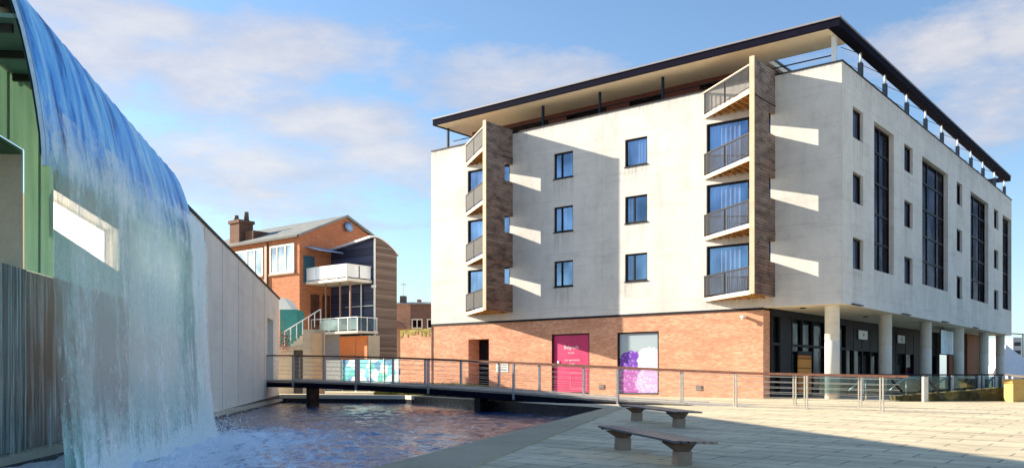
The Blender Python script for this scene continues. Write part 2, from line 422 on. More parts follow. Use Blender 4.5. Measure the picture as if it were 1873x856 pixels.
def ground_sheet():
    bm = bmesh.new()
    xs = [-600, -200, -60, -20, 0, 20, 60, 200, 600]; ys = [-200, -60, -20, 0, 20, 32, 60, 120, 300, 900]
    g = [[bm.verts.new((x, y, 0)) for x in xs] for y in ys]
    for j in range(len(ys) - 1):
        for i in range(len(xs) - 1): bm.faces.new((g[j][i], g[j][i + 1], g[j + 1][i + 1], g[j + 1][i]))
    n = len(pool)
    for i in range(n):
        a, b = pool[i], pool[(i + 1) % n]
        d = (b - a).normalized()
        bmesh.ops.bisect_plane(bm, geom=bm.verts[:] + bm.edges[:] + bm.faces[:], plane_co=a, plane_no=Vector((d.y, -d.x, 0)))
    kill = []
    for f in bm.faces:
        c = f.calc_center_median()
        if all((pool[(i + 1) % n] - pool[i]).cross(c - pool[i]).z > 1e-4 for i in range(n)): kill.append(f)
    bmesh.ops.delete(bm, geom=kill, context='FACES')
    for v in bm.verts: v.co.z = gz(v.co.x, v.co.y)
    bmesh.ops.recalc_face_normals(bm, faces=bm.faces[:])
    me = bpy.data.meshes.new('plaza'); bm.to_mesh(me); bm.free(); me.materials.append(M_pave)
    o = bpy.data.objects.new('plaza', me); COL.objects.link(o)
    return tag(o, 'cream slab paved plaza rising gently to the buildings', kind='structure')
ground_sheet()

mb = MB()
mb.quad([(p.x, p.y, -1.05) for p in pool])
for i in range(len(pool)):
    a, b = pool[i], pool[(i + 1) % len(pool)]
    mb.quad([(a.x, a.y, -1.05), (b.x, b.y, -1.05), (b.x, b.y, gz(b.x, b.y) + (-.01)), (a.x, a.y, gz(a.x, a.y) - .01)])
tag(mb.build('pool_bed', M_wet_shade), 'dark bed and sides of the pool', kind='structure')

def mat_water():
    m, t = new_mat('pool_water')
    c = t.n('ShaderNodeTexCoord').outputs['Object']
    s = t.n('ShaderNodeSeparateXYZ'); t.put(s.inputs[0], c)
    w1 = t.noise(t.mapping(c, (1.3, 0.75, 1), (0, 0, R_(12))), 1.6, 4.0, 0.55)
    w2 = t.noise(t.mapping(c, (1.6, 0.8, 1), (0, 0, R_(-20))), 6.0, 4.0, 0.6)
    h = t.math('ADD', t.math('MULTIPLY', w1, 1.0), t.math('MULTIPLY', w2, 0.35))
    # churned water: distance from the line where the fall lands
    rel = t.vmath('SUBTRACT', c, tuple(wp(2.0, 1.6)))
    along = t.vmath('DOT_PRODUCT', rel, tuple(dW)); out = t.vmath('DOT_PRODUCT', rel, tuple(nW))
    da = t.math('MAXIMUM', t.math('SUBTRACT', t.math('ABSOLUTE', along), 5.2), 0.0)
    dist = t.math('SQRT', t.math('ADD', t.math('MULTIPLY', da, da), t.math('MULTIPLY', out, out)))
    near = t.math('SUBTRACT', 1.0, t.math('DIVIDE', dist, 6.0), clamp=True)
    fn = t.noise(t.mapping(c, (1.5, 0.8, 1)), 2.6, 6.0, 0.7)
    foam = t.ramp(t.math('ADD', t.math('MULTIPLY', near, 1.15), t.math('MULTIPLY', t.math('SUBTRACT', fn, 0.5), 1.9)), [(0.38, 0.0), (0.80, 1.0)])
    st = t.math('MULTIPLY_ADD', near, 0.1, 0.8)
    bp = t.n('ShaderNodeBump', ins={'Strength': st, 'Distance': 0.06, 'Height': w2})
    colr = t.mix(foam, t.mix(near, (0.006, 0.050, 0.150), (0.04, 0.17, 0.44)), (0.74, 0.83, 0.96))
    b = t.n('ShaderNodeBsdfPrincipled', ins={'Base Color': colr, 'Roughness': t.math('MULTIPLY_ADD', foam, 0.45, 0.06), 'IOR': 1.33, 'Normal': bp.outputs[0], 'Specular IOR Level': 0.9, 'Specular Tint': (0.26, 0.58, 1.0, 1.0)})
    finish(t, b); return m
from mathutils import noise as mnoise
def water_mesh():
    bm = bmesh.new(); n = len(pool); st = .11
    def inside(x, y, m):
        c = Vector((x, y, 0))
        return all((pool[(i + 1) % n] - pool[i]).normalized().cross(c - pool[i]).z > -m for i in range(n))
    def hgt(x, y):
        p = Vector((x, y, 0)); rel = p - wp(2.0, 1.6)
        d = math.hypot(max(abs(rel.dot(dW)) - 5.2, 0), rel.dot(nW)); k = max(0, 1 - d / 9.0)
        a = .040 + .045 * k
        q = Vector((x * .95 + .3 * y, y * .62 - .2 * x, 0))
        return a * (mnoise.noise(q * 1.15) * 1.5 + mnoise.noise(q * 2.7 + Vector((9, 3, 0))) * .75 + mnoise.noise(q * 5.5) * (.34 + .25 * k))
    x0, x1, y0, y1 = -15, 4, 11.5, 54
    V = {}
    def v(i, j):
        if (i, j) not in V:
            x, y = x0 + i * st, y0 + j * st
            V[(i, j)] = bm.verts.new((x, y, WATER + hgt(x, y)))
        return V[(i, j)]
    for i in range(int((x1 - x0) / st)):
        for j in range(int((y1 - y0) / st)):
            if inside(x0 + (i + .5) * st, y0 + (j + .5) * st, .16):
                f = bm.faces.new((v(i, j), v(i + 1, j), v(i + 1, j + 1), v(i, j + 1))); f.smooth = True
    me = bpy.data.meshes.new('water'); bm.to_mesh(me); bm.free(); me.materials.append(mat_water())
    o = bpy.data.objects.new('water', me); COL.objects.link(o)
    return o
tag(water_mesh(), 'rippled blue pool water', kind='structure')

# coping along the plaza side of the pool, with a rounded point at the bridge end
mb = MB()
dN = (N0 - TIP).normalized(); oN = Vector((-dN.y, dN.x, 0))
if oN.x < 0: oN = -oN
K = 14; inn = []; out_ = []
for k in range(K + 1):
    p = lerp(TIP, N0, k / K); wdt = lerp(0.55, 1.5, min(1, k / (K * 0.6)))
    inn.append(p); out_.append(p + oN * wdt)
def zc_(p): return gz(p.x, p.y) + 0.03
top_i = [mb.bm.verts.new((p.x, p.y, zc_(p))) for p in inn]; top_o = [mb.bm.verts.new((p.x, p.y, zc_(p))) for p in out_]
bot_i = [mb.bm.verts.new((p.x - oN.x * .0, p.y, -0.9)) for p in inn]; bot_o = [mb.bm.verts.new((p.x, p.y, zc_(p) - .12)) for p in out_]
for k in range(K):
    mb.bm.faces.new((top_i[k], top_i[k + 1], top_o[k + 1], top_o[k])); mb.bm.faces.new((top_i[k], top_i[k + 1], bot_i[k + 1], bot_i[k])); mb.bm.faces.new((top_o[k], top_o[k + 1], bot_o[k + 1], bot_o[k]))
mb.bm.faces.new((top_i[0], top_o[0], bot_o[0], bot_i[0]))
tag(mb.build('pool_coping', M_coping), 'brown stone coping along the plaza side of the pool', kind='structure')

# far rim: pale kerb, the shade on its side below painted as a black face
mb = MB(); mb2 = MB()
for a, b in ((TIP + Vector((0.25, 0.15, 0)), FAR1), (FAR1, FAR2)):
    d = (b - a).normalized(); nn = Vector((d.y, -d.x, 0))      # towards land
    if (nn.y < 0): nn = -nn
    M = Matrix((d, nn, Vector((0, 0, 1)))).transposed().to_4x4(); M.translation = a
    L = (b - a).length
    mb.box(0, L, -0.02, 0.45, -0.20, 0.02, M)
    mb2.box(0, L, -0.008, 0.30, -0.9, -0.202, M)
tag(mb.build('pool_rim', M_rim), 'pale stone rim along the far side of the pool', kind='structure')
tag(mb2.build('pool_side_shade', M_wet_shade), 'side of the pool below the pale rim, its shade painted black', kind='structure')

# verge of rough grass beyond the rim
def mat_grass():
    m, t = new_mat('rough_grass')
    c = t.n('ShaderNodeTexCoord').outputs['Object']
    n = t.noise(c, 1.2, 6.0, 0.7)
    colr = t.ramp(n, [(0.30, (0.030, 0.045, 0.012)), (0.5, (0.12, 0.13, 0.03)), (0.68, (0.34, 0.30, 0.10))])
    b = t.n('ShaderNodeBsdfPrincipled', ins={'Base Color': colr, 'Roughness': 0.9, 'Specular IOR Level': 0.1}); finish(t, b); return m
M_grass = mat_grass()
mb = MB()
d2 = (FAR1 - TIP).normalized(); g2 = Vector((-d2.y, d2.x, 0)); g2 = g2 if g2.y > 0 else -g2
A0 = TIP + d2 * 6.5 + g2 * 0.5; A1 = FAR1 + g2 * 0.5; A2 = FAR2 + Vector((5.5, 0.2, 0)); B0v = TIP + d2 * 6.5 + g2 * 2.6
B1 = FAR1 + Vector((2.8, 2.2, 0)); B2 = FAR2 + Vector((6.2, 2.2, 0))
A0.z = A1.z = A2.z = .006; B0v.z = .10; B1.z = .55; B2.z = .55
mb.quad([tuple(p) for p in (A0, A1, B1, B0v)]); mb.quad([tuple(p) for p in (A1, A2, B2, B1)])
rnd = random.Random(3)
for i in range(26000):
    t_ = rnd.random(); u_ = rnd.random()
    if rnd.random() < 0.7: p = lerp(lerp(A0, A1, t_), lerp(B0v, B1, t_), u_)
    else: p = lerp(lerp(A1, A2, t_), lerp(B1, B2, t_), u_)
    h_ = rnd.uniform(.06, .30); a_ = rnd.uniform(0, 6.28); ww = .018
    q = Vector((math.cos(a_) * ww, math.sin(a_) * ww, 0)); lean = Vector((rnd.uniform(-.1, .1), rnd.uniform(-.1, .1), h_))
    mb.bm.faces.new([mb.bm.verts.new(p + q), mb.bm.verts.new(p - q), mb.bm.verts.new(p + lean)])
tag(mb.build('grass_verge', M_grass, recalc=False), 'rough yellow green grass on the far bank of the pool', 'grass', kind='stuff')

# ------------------------------------------------------------------ apartment building
AB = empty('apartment_building', (CX, CY, 0), RZ,
           'cream rendered apartment block over a brick and glass ground floor with two timber balcony bays', 'building')
LEN_L, LEN_R = 26.5, 42.0
Z_SOF, Z_PAR, Z_BAND = 4.48, 15.72, 4.36
fL = lambda u, d, z: (d, u, z)             # left front: plane X = 0, u runs along Y, d goes inside
fR = lambda u, d, z: (u, d, z)             # right side: plane Y = 0, u runs along X
ROWS = [(12.53, 14.02), (9.43, 10.90), (6.26, 7.76)]
LWIN = [(15.22, 16.58), (10.35, 11.75)]
RWIN = [(1.55, 3.10), (10.26, 11.97), (22.6, 24.2), (34.8, 36.5)]
TALL = [(4.85, 8.28), (14.0, 20.2), (26.7, 32.7), (38.2, 41.85)]
TZ0, TZ1 = 6.50, 14.03
BAYS = [3.29, 19.73]                        # where each bay's timber fin meets the wall
BAYW, BAYD = 3.70, 2.48
SLABZ = [5.10, 8.23, 11.36, 14.49]
DOORZ = [(5.14, 7.74), (8.27, 10.88), (11.40, 14.0)]
holesL = [(a, b, c, d, 0.16) for a, b in LWIN for c, d in ROWS] + [(y + .16, y + BAYW - .12, c, d, 0.16) for y in BAYS for c, d in DOORZ]
holesR = [(a, b, c, d, 0.22) for a, b in RWIN for c, d in ROWS] + [(a, b, TZ0, TZ1, 0.32) for a, b in TALL]
mb = MB(); wall_sheet(mb, fL, 0, LEN_L, Z_SOF, Z_PAR, holesL, .16); mb.build('front_wall', M_front, AB)
mb = MB(); wall_sheet(mb, fR, 0, LEN_R, Z_SOF, Z_PAR, holesR, .4); mb.build('side_wall', M_side, AB)
mb = MB()
mb.quad([(0, LEN_L, 0), (14, LEN_L, 0), (14, LEN_L, Z_PAR), (0, LEN_L, Z_PAR)])
mb.quad([(LEN_R, 0, Z_SOF), (LEN_R, 14, Z_SOF), (LEN_R, 14, Z_PAR), (LEN_R, 0, Z_PAR)])
mb.quad([(14, LEN_L, 0), (14, 14, 0), (14, 14, Z_PAR), (14, LEN_L, Z_PAR)])
mb.quad([(14, 14, 0), (LEN_R, 14, 0), (LEN_R, 14, Z_PAR), (14, 14, Z_PAR)])
mb.build('rear_wall', M_white, AB)
mb = MB()                                    # terrace deck behind the parapet + floors inside
mb.box(.3, 13.9, .3, LEN_L - .1, Z_PAR - 1.0, Z_PAR - .8); mb.box(13.9, LEN_R - .1, .3, 13.9, Z_PAR - 1.0, Z_PAR - .8)
mb.build('roof_deck', M_rim, AB)
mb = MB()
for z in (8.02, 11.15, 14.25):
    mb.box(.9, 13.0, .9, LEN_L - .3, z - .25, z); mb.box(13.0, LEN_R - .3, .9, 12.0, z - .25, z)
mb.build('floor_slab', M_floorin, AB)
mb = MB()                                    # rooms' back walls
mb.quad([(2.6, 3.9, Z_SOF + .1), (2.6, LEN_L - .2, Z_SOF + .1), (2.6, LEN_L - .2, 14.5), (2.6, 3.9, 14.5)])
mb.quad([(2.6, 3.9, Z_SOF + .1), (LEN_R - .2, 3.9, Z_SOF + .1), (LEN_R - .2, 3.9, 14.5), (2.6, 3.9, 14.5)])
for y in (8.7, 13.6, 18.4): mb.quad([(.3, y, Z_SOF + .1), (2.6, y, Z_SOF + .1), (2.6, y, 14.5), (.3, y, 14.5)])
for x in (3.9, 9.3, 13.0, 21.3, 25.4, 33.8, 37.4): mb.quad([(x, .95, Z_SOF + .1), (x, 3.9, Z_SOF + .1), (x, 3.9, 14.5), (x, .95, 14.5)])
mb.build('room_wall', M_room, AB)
mb = MB(); mb.box(-.05, .28, -.05, LEN_L, Z_PAR, Z_PAR + .06); mb.box(.28, LEN_R, -.05, .28, Z_PAR + .002, Z_PAR + .062)
mb.build('parapet_cap', M_dark, AB)
mb = MB(); mb.box(-.012, .1, 3.85, LEN_L + .01, Z_BAND, Z_SOF - .002); mb.box(.0, LEN_R, .06, 3.8, Z_SOF + .004, Z_SOF + .3)
mb.mi = 0; bandmb = mb
bandmb.bm.free()
mb = MB(); mb.box(.01, .14, 3.85, LEN_L, Z_BAND, Z_SOF - .003); mb.build('drip_band', M_dark, AB)
mb = MB(); mb.box(.002, LEN_R - .002, .002, 6.0, Z_SOF, Z_SOF + .12); mb.build('arcade_soffit', M_soffit, AB)

# brick ground floor with its three openings
ALC, PINK, POST = (21.6, 23.3, .0, 3.40), (14.13, 16.78, .10, 3.53), (9.68, 12.28, .10, 3.50)
bx = .06
mb = MB(); wall_sheet(mb, lambda u, d, z: (bx + d, u, z), 3.85, LEN_L, 0, Z_BAND, [ALC + (1.1,), PINK + (.16,), POST + (.16,)], .16)
mb.quad([(bx, 3.85, 0), (.9, 3.85, 0), (.9, 3.85, Z_BAND), (bx, 3.85, Z_BAND)])
mb.build('brick_base', M_brick, AB)

# windows of the front
def window(fn, a, b, z0, z1, D, glass, curtain=0.0, side=1, name='window', mull=(), trans=(), fw=.07, parent=AB, sill=False):
    """frame (part) > pane, curtain, sill"""
    mb = MB()
    def bar(u0, u1, v0, v1, d0=D - .07, d1=D + .01):
        P = [fn(u, d, z) for z in (v0, v1) for u in (u0, u1) for d in (d0, d1)]
        lo = [min(p[i] for p in P) for i in range(3)]; hi = [max(p[i] for p in P) for i in range(3)]
        mb.box(lo[0], hi[0], lo[1], hi[1], lo[2], hi[2])
    bar(a + .002, a + fw, z0 + .002, z1 - .002); bar(b - fw, b - .002, z0 + .002, z1 - .002); bar(a + fw, b - fw, z0 + .002, z0 + fw); bar(a + fw, b - fw, z1 - fw, z1 - .002)
    for m_ in mull: bar(m_ - fw / 2, m_ + fw / 2, z0 + fw, z1 - fw)
    for t_ in trans: bar(a + fw, b - fw, t_ - fw / 2, t_ + fw / 2, D - .065, D + .005)
    f = mb.build(name, M_dark, parent)
    mb = MB(); mb.quad([fn(a + fw * .5, D - .02, z0 + fw * .5), fn(b - fw * .5, D - .02, z0 + fw * .5), fn(b - fw * .5, D - .02, z1 - fw * .5), fn(a + fw * .5, D - .02, z1 - fw * .5)])
    mb.build('pane', glass, f)
    if curtain:
        mb = MB(); wv = (b - a) * curtain
        u0, u1 = (a + .05, a + .05 + wv) if side > 0 else (b - .05 - wv, b - .05)
        n = 14
        for k in range(n):
            ua, ub = lerp(u0, u1, k / n), lerp(u0, u1, (k + 1) / n); da = D + .05 + .04 * (k % 2); db = D + .05 + .04 * ((k + 1) % 2)
            mb.quad([fn(ua, da, z0 + .03), fn(ub, db, z0 + .03), fn(ub, db, z1 - .03), fn(ua, da, z1 - .03)])
        mb.build('curtain', M_curt, f)
    if sill:
        mb = MB(); bar_ = mb
        P = [fn(u, d, z) for z in (z0 - .05, z0 - .002) for u in (a - .04, b + .04) for d in (-.05, D - .08)]
        lo = [min(p[i] for p in P) for i in range(3)]; hi = [max(p[i] for p in P) for i in range(3)]
        mb.box(lo[0], hi[0], lo[1], hi[1], lo[2], hi[2]); mb.build('sill', M_dark, f)
    return f
curt = [[(.0, 1), (.0, 1), (.0, 1)], [(.75, 1), (.45, 1), (.35, -1)]]
cv = {(0, 0): (.18, 1), (0, 1): (.55, -1), (0, 2): (.0, 1), (1, 0): (.92, 1), (1, 1): (.42, -1), (1, 2): (.38, -1)}
for i, (a, b) in enumerate(LWIN):
    for j, (c, d) in enumerate(ROWS):
        cu, sd = cv[(i, j)]
        window(fL, a, b, c, d, .16, M_glassL, cu, sd, mull=(a + (b - a) * .62,) if cu < .9 else (), fw=.085, sill=True)
for i, (a, b) in enumerate(RWIN):
    for j, (c, d) in enumerate(ROWS):
        window(fR, a, b, c, d, .22, M_glassR, .6 if (i + j) % 2 == 0 else .4, -1, fw=.09, sill=False)
for i, (a, b) in enumerate(TALL):
    w_ = b - a
    window(fR, a, b, TZ0, TZ1, .32, M_glassR, 0, 1, name='stair_window', mull=(a + w_ * .35, a + w_ * .7) if w_ > 4 else (a + w_ * .5,),
           trans=(8.0, 9.5, 11.1, 12.7), fw=.10)
# loose pale blinds and curtains behind the tall glazing
mb = MB()
for (x, wd_, z0, z1) in ((15.3, .5, 6.7, 9.6), (18.6, .35, 8.3, 10.6), (28.0, .4, 7.0, 10.2), (30.7, .5, 9.0, 12.3), (16.6, .3, 10.0, 13.2)):
    mb.quad([(x, 1.2, z0), (x + wd_, 1.25, z0), (x + wd_, 1.25, z1), (x, 1.2, z1)])
mb.build('window_blind', M_curt, AB)

# timber balcony bays
def bay(y):
    fin = MB()
    prof = [(0, 4.96)]
    # outer line, with notches at the wall side cut level with each storey
    notch = [(6.62, 7.66), (9.70, 10.72), (12.80, 13.86)]
    prof = [(BAYD, 4.96), (BAYD, 15.96), (0.0, 15.96)]
    for a, b in reversed(notch): prof += [(0.0, b), (.76, b), (.76, a), (0.0, a)]
    prof += [(0.0, 4.96)]
    T = .15
    fin.prism(prof, lambda u, v, t: (-u - .004, y + t, v), -T / 2, T / 2)
    b = fin.build('balcony_bay', M_timber, AB)
    mb = MB(); mb.box(-BAYD - .06, -BAYD - .006, y - .11, y + .13, 4.93, 16.0); mb.build('fin_edge', M_tedge, b)
    # shallow shelves on the fin's weather side at each floor
    for z in SLABZ[1:]:
        mb = MB(); mb.box(-BAYD + .02, -.03, y - T / 2 - .05, y - T / 2 - .002, z - .28, z - .22); mb.build('drip_strip', M_timber, b)
    P0 = Vector((-BAYD, y + .09, 0)); P1 = Vector((-.01, y + .09, 0)); P2 = Vector((-.01, y + BAYW, 0))
    dr = (P2 - P0); Lr = dr.length; dr.normalize()
    for z in SLABZ:
        mb = MB()
        a = [mb.bm.verts.new((p.x, p.y, z - .07)) for p in (P0, P1, P2)]; c = [mb.bm.verts.new((p.x, p.y, z)) for p in (P0, P1, P2)]
        mb.bm.faces.new(a[::-1]); mb.bm.faces.new(c)
        for i in range(3): mb.bm.faces.new((a[i], a[(i + 1) % 3], c[(i + 1) % 3], c[i]))
        mb.build('balcony_floor', M_joist, b)
        mb = MB()                       # joists under the floor
        for k in range(1, 9):
            yy = y + .09 + k * (BAYW - .09) / 9.5
            dd = BAYD * (1 - (yy - y - .09) / (BAYW - .09))
            mb.box(-dd + .05, -.02, yy - .03, yy + .03, z - .2, z - .072)
        mb.build('joist', M_joist, b)
        mb = MB(); q0 = P0 + dr * .02; q1 = P2 - dr * .02
        mb.beam((q0.x, q0.y, z - .09), (q1.x, q1.y, z - .09), .06, .20); mb.build('floor_edge', M_tedge, b)
        top = z + 1.10
        mb = MB()
        mb.beam((P0.x, P0.y, top), (P2.x, P2.y, top), .07, .07); mb.beam((P0.x, P0.y, z + .12), (P2.x, P2.y, z + .12), .03, .04)
        for f_ in (.015, .53, .985):
            q = P0 + dr * (Lr * f_); mb.box(q.x - .03, q.x + .03, q.y - .03, q.y + .03, z + .01, top - .03)
        rl = mb.build('balcony_rail', M_dark, b)
        if z > 14:
            mb = MB(); mb.beam((P0.x, P0.y, top + .06), (P2.x + .12, P2.y + .2, top + .06), .09, .05); mb.build('wood_cap', M_tedge, rl)
        mb = MB(); n = 44
        for k in range(n):
            q = P0 + dr * (Lr * (k + .5) / n); mb.box(q.x - .011, q.x + .011, q.y - .011, q.y + .011, z + .14, top - .035)
        mb.build('balusters', M_balu, rl)
    for (c, d) in DOORZ:
        window(fL, y + .16, y + BAYW - .12, c, d, .16, M_glassL, .5, -1, name='balcony_door', mull=(y + .16 + 1.15,), fw=.11, parent=b)
M_balu = simple('galvanised_bars', (0.13, 0.13, 0.13), 0.5, 0.2, 0.15)
for y in BAYS: bay(y)

# roof: long canopy over the front, narrow beam along the side, posts and penthouse
ZR = 17.02
mb = MB()
mb.box(-.9, 1.55, .35, 4.2, ZR + .02, ZR + .25); mb.box(-.9, 9.0, 4.2, 25.2, ZR + .02, ZR + .25)
mb.build('roof_canopy', M_soffit, AB)
mb = MB()
mb.box(-1.0, -.9, -.22, 25.4, ZR, ZR + .36); mb.box(-.9, 40.3, -.22, .15, ZR, ZR + .36); mb.box(-.9, 40.3, .15, .35, ZR + .05, ZR + .30)
mb.box(-.9, 9.0, 25.2, 25.4, ZR, ZR + .34); mb.box(40.0, 40.3, .35, 6.0, ZR, ZR + .34)
mb.build('fascia', M_navy, AB)
mb = MB(); mb.box(-1.06, 1.6, -.26, 25.46, ZR + .361, ZR + .44); mb.box(1.6, 9.0, 4.2, 25.46, ZR + .361, ZR + .44); mb.box(1.6, 40.4, -.26, .45, ZR + .361, ZR + .44); mb.build('roof_edge', simple('roof_edge_grey', (.20, .20, .24), .6, var=.1), AB)
mb = MB(); mb.box(1.9, 8.8, 4.4, 24.6, Z_PAR - .8, ZR + .015)
mb.build('penthouse', M_pent, AB)
for (y0, y1) in ((5.2, 8.2), (10.5, 12.6), (14.2, 17.0), (18.4, 21.5)):
    mb = MB(); mb.box(1.86, 1.899, y0, y1, Z_PAR - .6, ZR - .25); mb.build('penthouse_window', M_glassR, AB)
for y in (25.1, 17.45, 13.46, 9.47):
    mb = MB(); mb.box(.06, .18, y - .06, y + .06, Z_PAR + .06, ZR - .001); mb.build('roof_post', M_post, AB)
mb = MB(); mb.box(.04, .24, .30, .50, Z_PAR + .064, ZR - .001); mb.build('roof_post', M_pale, AB)
for x in (3.14, 7.16, 11.29, 15.29, 19.25, 23.48, 27.5, 31.51, 35.73, 39.69):
    mb = MB(); mb.box(x - .13, x + .13, .04, .24, Z_PAR + .064, Z_PAR + .80); p = mb.build('roof_post', M_post, AB)
    mb = MB(); mb.tube([(x, .14, Z_PAR + .79), (x, .14, ZR)], .055, 8); mb.build('post_top', M_pale, p)
mb = MB()
xs_ = [.15, 3.14, 7.16, 11.29, 15.29, 19.25, 23.48, 27.5, 31.51, 35.73, 39.69]
for a, b in zip(xs_[:-1], xs_[1:]):
    mb.tube([(a + .14, .14, Z_PAR + .75), (b, .14, ZR - .05)], .016, 5); mb.tube([(a + .14, .14, Z_PAR + .12), (b - .14, .14, Z_PAR + .42)], .012, 5)
mb.build('brace_wire', M_dark, AB)
mb = MB(); rnd = random.Random(11)           # terrace front guard rail
mb.beam((.5, .4, Z_PAR + .55), (.5, 25.0, Z_PAR + .55), .05, .05)
mb.build('terrace_rail', M_dark, AB)

# alcove with a door
mb = MB(); mb.box(1.08, 1.14, 21.62, 22.45, .02, 3.36); d_ = mb.build('door', simple('olive_door', (.30, .27, .09), .5, var=.2, scale=1.5), AB)
mb = MB(); mb.box(1.03, 1.079, 21.70, 22.38, .1, 1.7); mb.build('lower_panel', M_black, d_)
mb = MB(); mb.box(1.08, 1.15, 22.46, 23.28, .02, 3.36); mb.build('door_frame', M_dark, AB)
# pink panel
M_pink = simple('pink_board', (0.52, 0.022, 0.125), 0.45, var=.16, scale=1.2)
mb = MB(); mb.box(.175, .23, PINK[0] + .07, PINK[1] - .07, PINK[2] + .07, PINK[3] - .07); pk = mb.build('pink_board', M_pink, AB)
mb = MB()
for (a, b, c, d) in ((PINK[0], PINK[0] + .07, PINK[2], PINK[3]), (PINK[1] - .07, PINK[1], PINK[2], PINK[3]), (PINK[0] + .07, PINK[1] - .07, PINK[3] - .07, PINK[3])):
    mb.box(.09, .24, a + .002, b - .002, c + .002, d - .002)
mb.build('board_frame', M_dark, pk)
M_pinktxt = simple('pale_pink_ink', (0.85, 0.62, 0.72), 0.5, var=.03)
# text faces local -X: reading direction is local -Y
MT = Matrix(((0, 0, -1, 0), (-1, 0, 0, 0), (0, 1, 0, 0), (0, 0, 0, 1)))
def textmat(x, y, z): 
    m = MT.copy(); m.translation = Vector((x, y, z)); return m
yc = (PINK[0] + PINK[1]) / 2
add_text('Belgrade', .30, M_pinktxt, pk, textmat(.168, yc - .0, 2.75))
add_text('PLAZA', .15, M_pinktxt, pk, textmat(.168, yc, 2.42))
add_text('city apartments', .17, M_pinktxt, pk, textmat(.168, yc - .05, 2.02))
add_text('to let', .17, M_pinktxt, pk, textmat(.168, yc - .05, 1.80))
mb = MB()
for (a, b, c, d) in ((14.35, 15.55, .35, .40), (14.35, 15.55, 1.25, 1.30), (14.35, 14.40, .40, 1.25), (15.50, 15.55, .40, 1.25)): mb.box(.166, .176, a, b, c, d)
mb.build('panel_trim', simple('pink_trim', (.75, .12, .22), .5), pk)
mb = MB(); mb.lathe([(.001, 0), (.09, .0), (.09, .02), (.001, .02)], 12); kn = mb.build('door_handle', M_pinktxt, pk); kn.location = (.16, 16.35, 1.9); kn.rotation_euler = (0, R_(-90), 0)
# flower poster behind glass
def mat_flowers():
    m, t = new_mat('flower_poster')
    c, v, s = wallvec(t)
    z = s.outputs[2]; y = s.outputs[1]
    def blossom(cy, cz, r, colA, colB, base):
        dy = t.math('SUBTRACT', y, cy); dz = t.math('SUBTRACT', z, cz)
        rr = t.math('SQRT', t.math('ADD', t.math('MULTIPLY', dy, dy), t.math('MULTIPLY', dz, dz)))
        wob = t.noise(v, 3.5, 3.0)
        f = t.math('LESS_THAN', t.math('ADD', rr, t.math('MULTIPLY', t.math('SUBTRACT', wob, .5), .5)), r)
        vo = t.n('ShaderNodeTexVoronoi', ins={'Vector': v, 'Scale': 5.5}); 
        pet = t.ramp(t.math('ADD', vo.outputs['Distance'], t.math('MULTIPLY', t.noise(v, 9.0), .3)), [(.15, colB), (.65, colA)])
        return t.mix(f, base, pet)
    bgc = t.ramp(t.math('DIVIDE', z, 3.5), [(.35, (.50, .50, .58)), (.7, (.36, .46, .48)), (1.0, (.36, .42, .50))])
    k = blossom(11.45, 1.75, .78, (.16, .06, .42), (.46, .28, .74), bgc)
    k = blossom(10.35, 1.95, .72, (.80, .62, .78), (.90, .85, .90), k)
    k = blossom(11.50, .78, .80, (.40, .12, .42), (.68, .40, .72), k)
    k = blossom(10.40, .78, .76, (.64, .40, .74), (.88, .78, .90), k)
    b = t.n('ShaderNodeBsdfPrincipled', ins={'Base Color': k, 'Roughness': 0.25, 'Specular IOR Level': 0.5}); finish(t, b); return m
mb = MB(); mb.box(.175, .23, POST[0] + .09, POST[1] - .09, POST[2] + .09, POST[3] - .09); ps = mb.build('flower_poster', mat_flowers(), AB)
mb = MB()
for (a, b, c, d) in ((POST[0], POST[0] + .09, POST[2], POST[3]), (POST[1] - .09, POST[1], POST[2], POST[3]), (POST[0] + .09, POST[1] - .09, POST[3] - .09, POST[3]), (POST[0] + .09, POST[1] - .09, POST[2], POST[2] + .09)):
    mb.box(.09, .24, a + .002, b - .002, c + .002, d - .002)
mb.build('poster_frame', M_dark, ps)
# air vents, small notice and the wall lamp on the brick
M_vent = simple('vent_black', (.04, .035, .03), .6)
for y in (13.29, 7.31):
    mb = MB(); mb.box(.03, .058, y - .17, y + .17, .36, .62); v_ = mb.build('air_vent', M_vent, AB)
    mb = MB()
    for k in range(4): mb.box(.016, .029, y - .15, y + .15, .385 + k * .06, .41 + k * .06)
    mb.build('vent_slats', M_steel, v_)
mb = MB(); mb.box(.035, .058, 20.05, 21.0, 1.35, 1.85); nt = mb.build('notice', M_sign, AB)
mb = MB()
for k in range(4): mb.box(.028, .0345, 20.15, 20.9 - .12 * (k % 2), 1.42 + k * .1, 1.455 + k * .1)
mb.build('notice_text', M_signtxt, nt)
mb = MB(); mb.box(-.28, .058, 4.72, 4.92, 4.0, 4.10, bev=.02); mb.tube([(-.2, 4.82, 3.99), (-.2, 4.82, 3.9)], .05, 8); mb.build('wall_lamp', M_sign, AB)

# arcade: columns, shopfront
for x in (.79, 9.25, 17.73, 26.51, 34.85, 41.3):
    mb = MB(); mb.lathe([(.34, 0), (.34, 2.75), (.325, 2.77), (.325, 2.80), (.34, 2.82), (.34, 4.44), (.38, 4.45), (.38, Z_SOF - .002)], 28, (x, .72))
    mb.build('column', M_column, AB)
SY = 3.85
mb = MB()
def sbar(x0, x1, z0, z1, d=.09): mb.box(x0, x1, SY - d, SY + .03, z0, z1)
xb = [.95, 2.05, 3.6, 5.04, 6.65, 8.6, 10.3, 12.05, 13.5, 15.1, 16.75, 18.4, 20.4, 22.4, 24.8, 26.9, 28.9, 31.0, 33.4]
for x in xb: sbar(x - .07, x + .07, 0, Z_SOF)
for a, b in zip(xb[:-1], xb[1:]):
    sbar(a + .07, b - .07, 2.65, 2.78, .08); sbar(a + .07, b - .07, 0.0, .22, .08); sbar(a + .07, b - .07, 4.1, Z_SOF, .085)
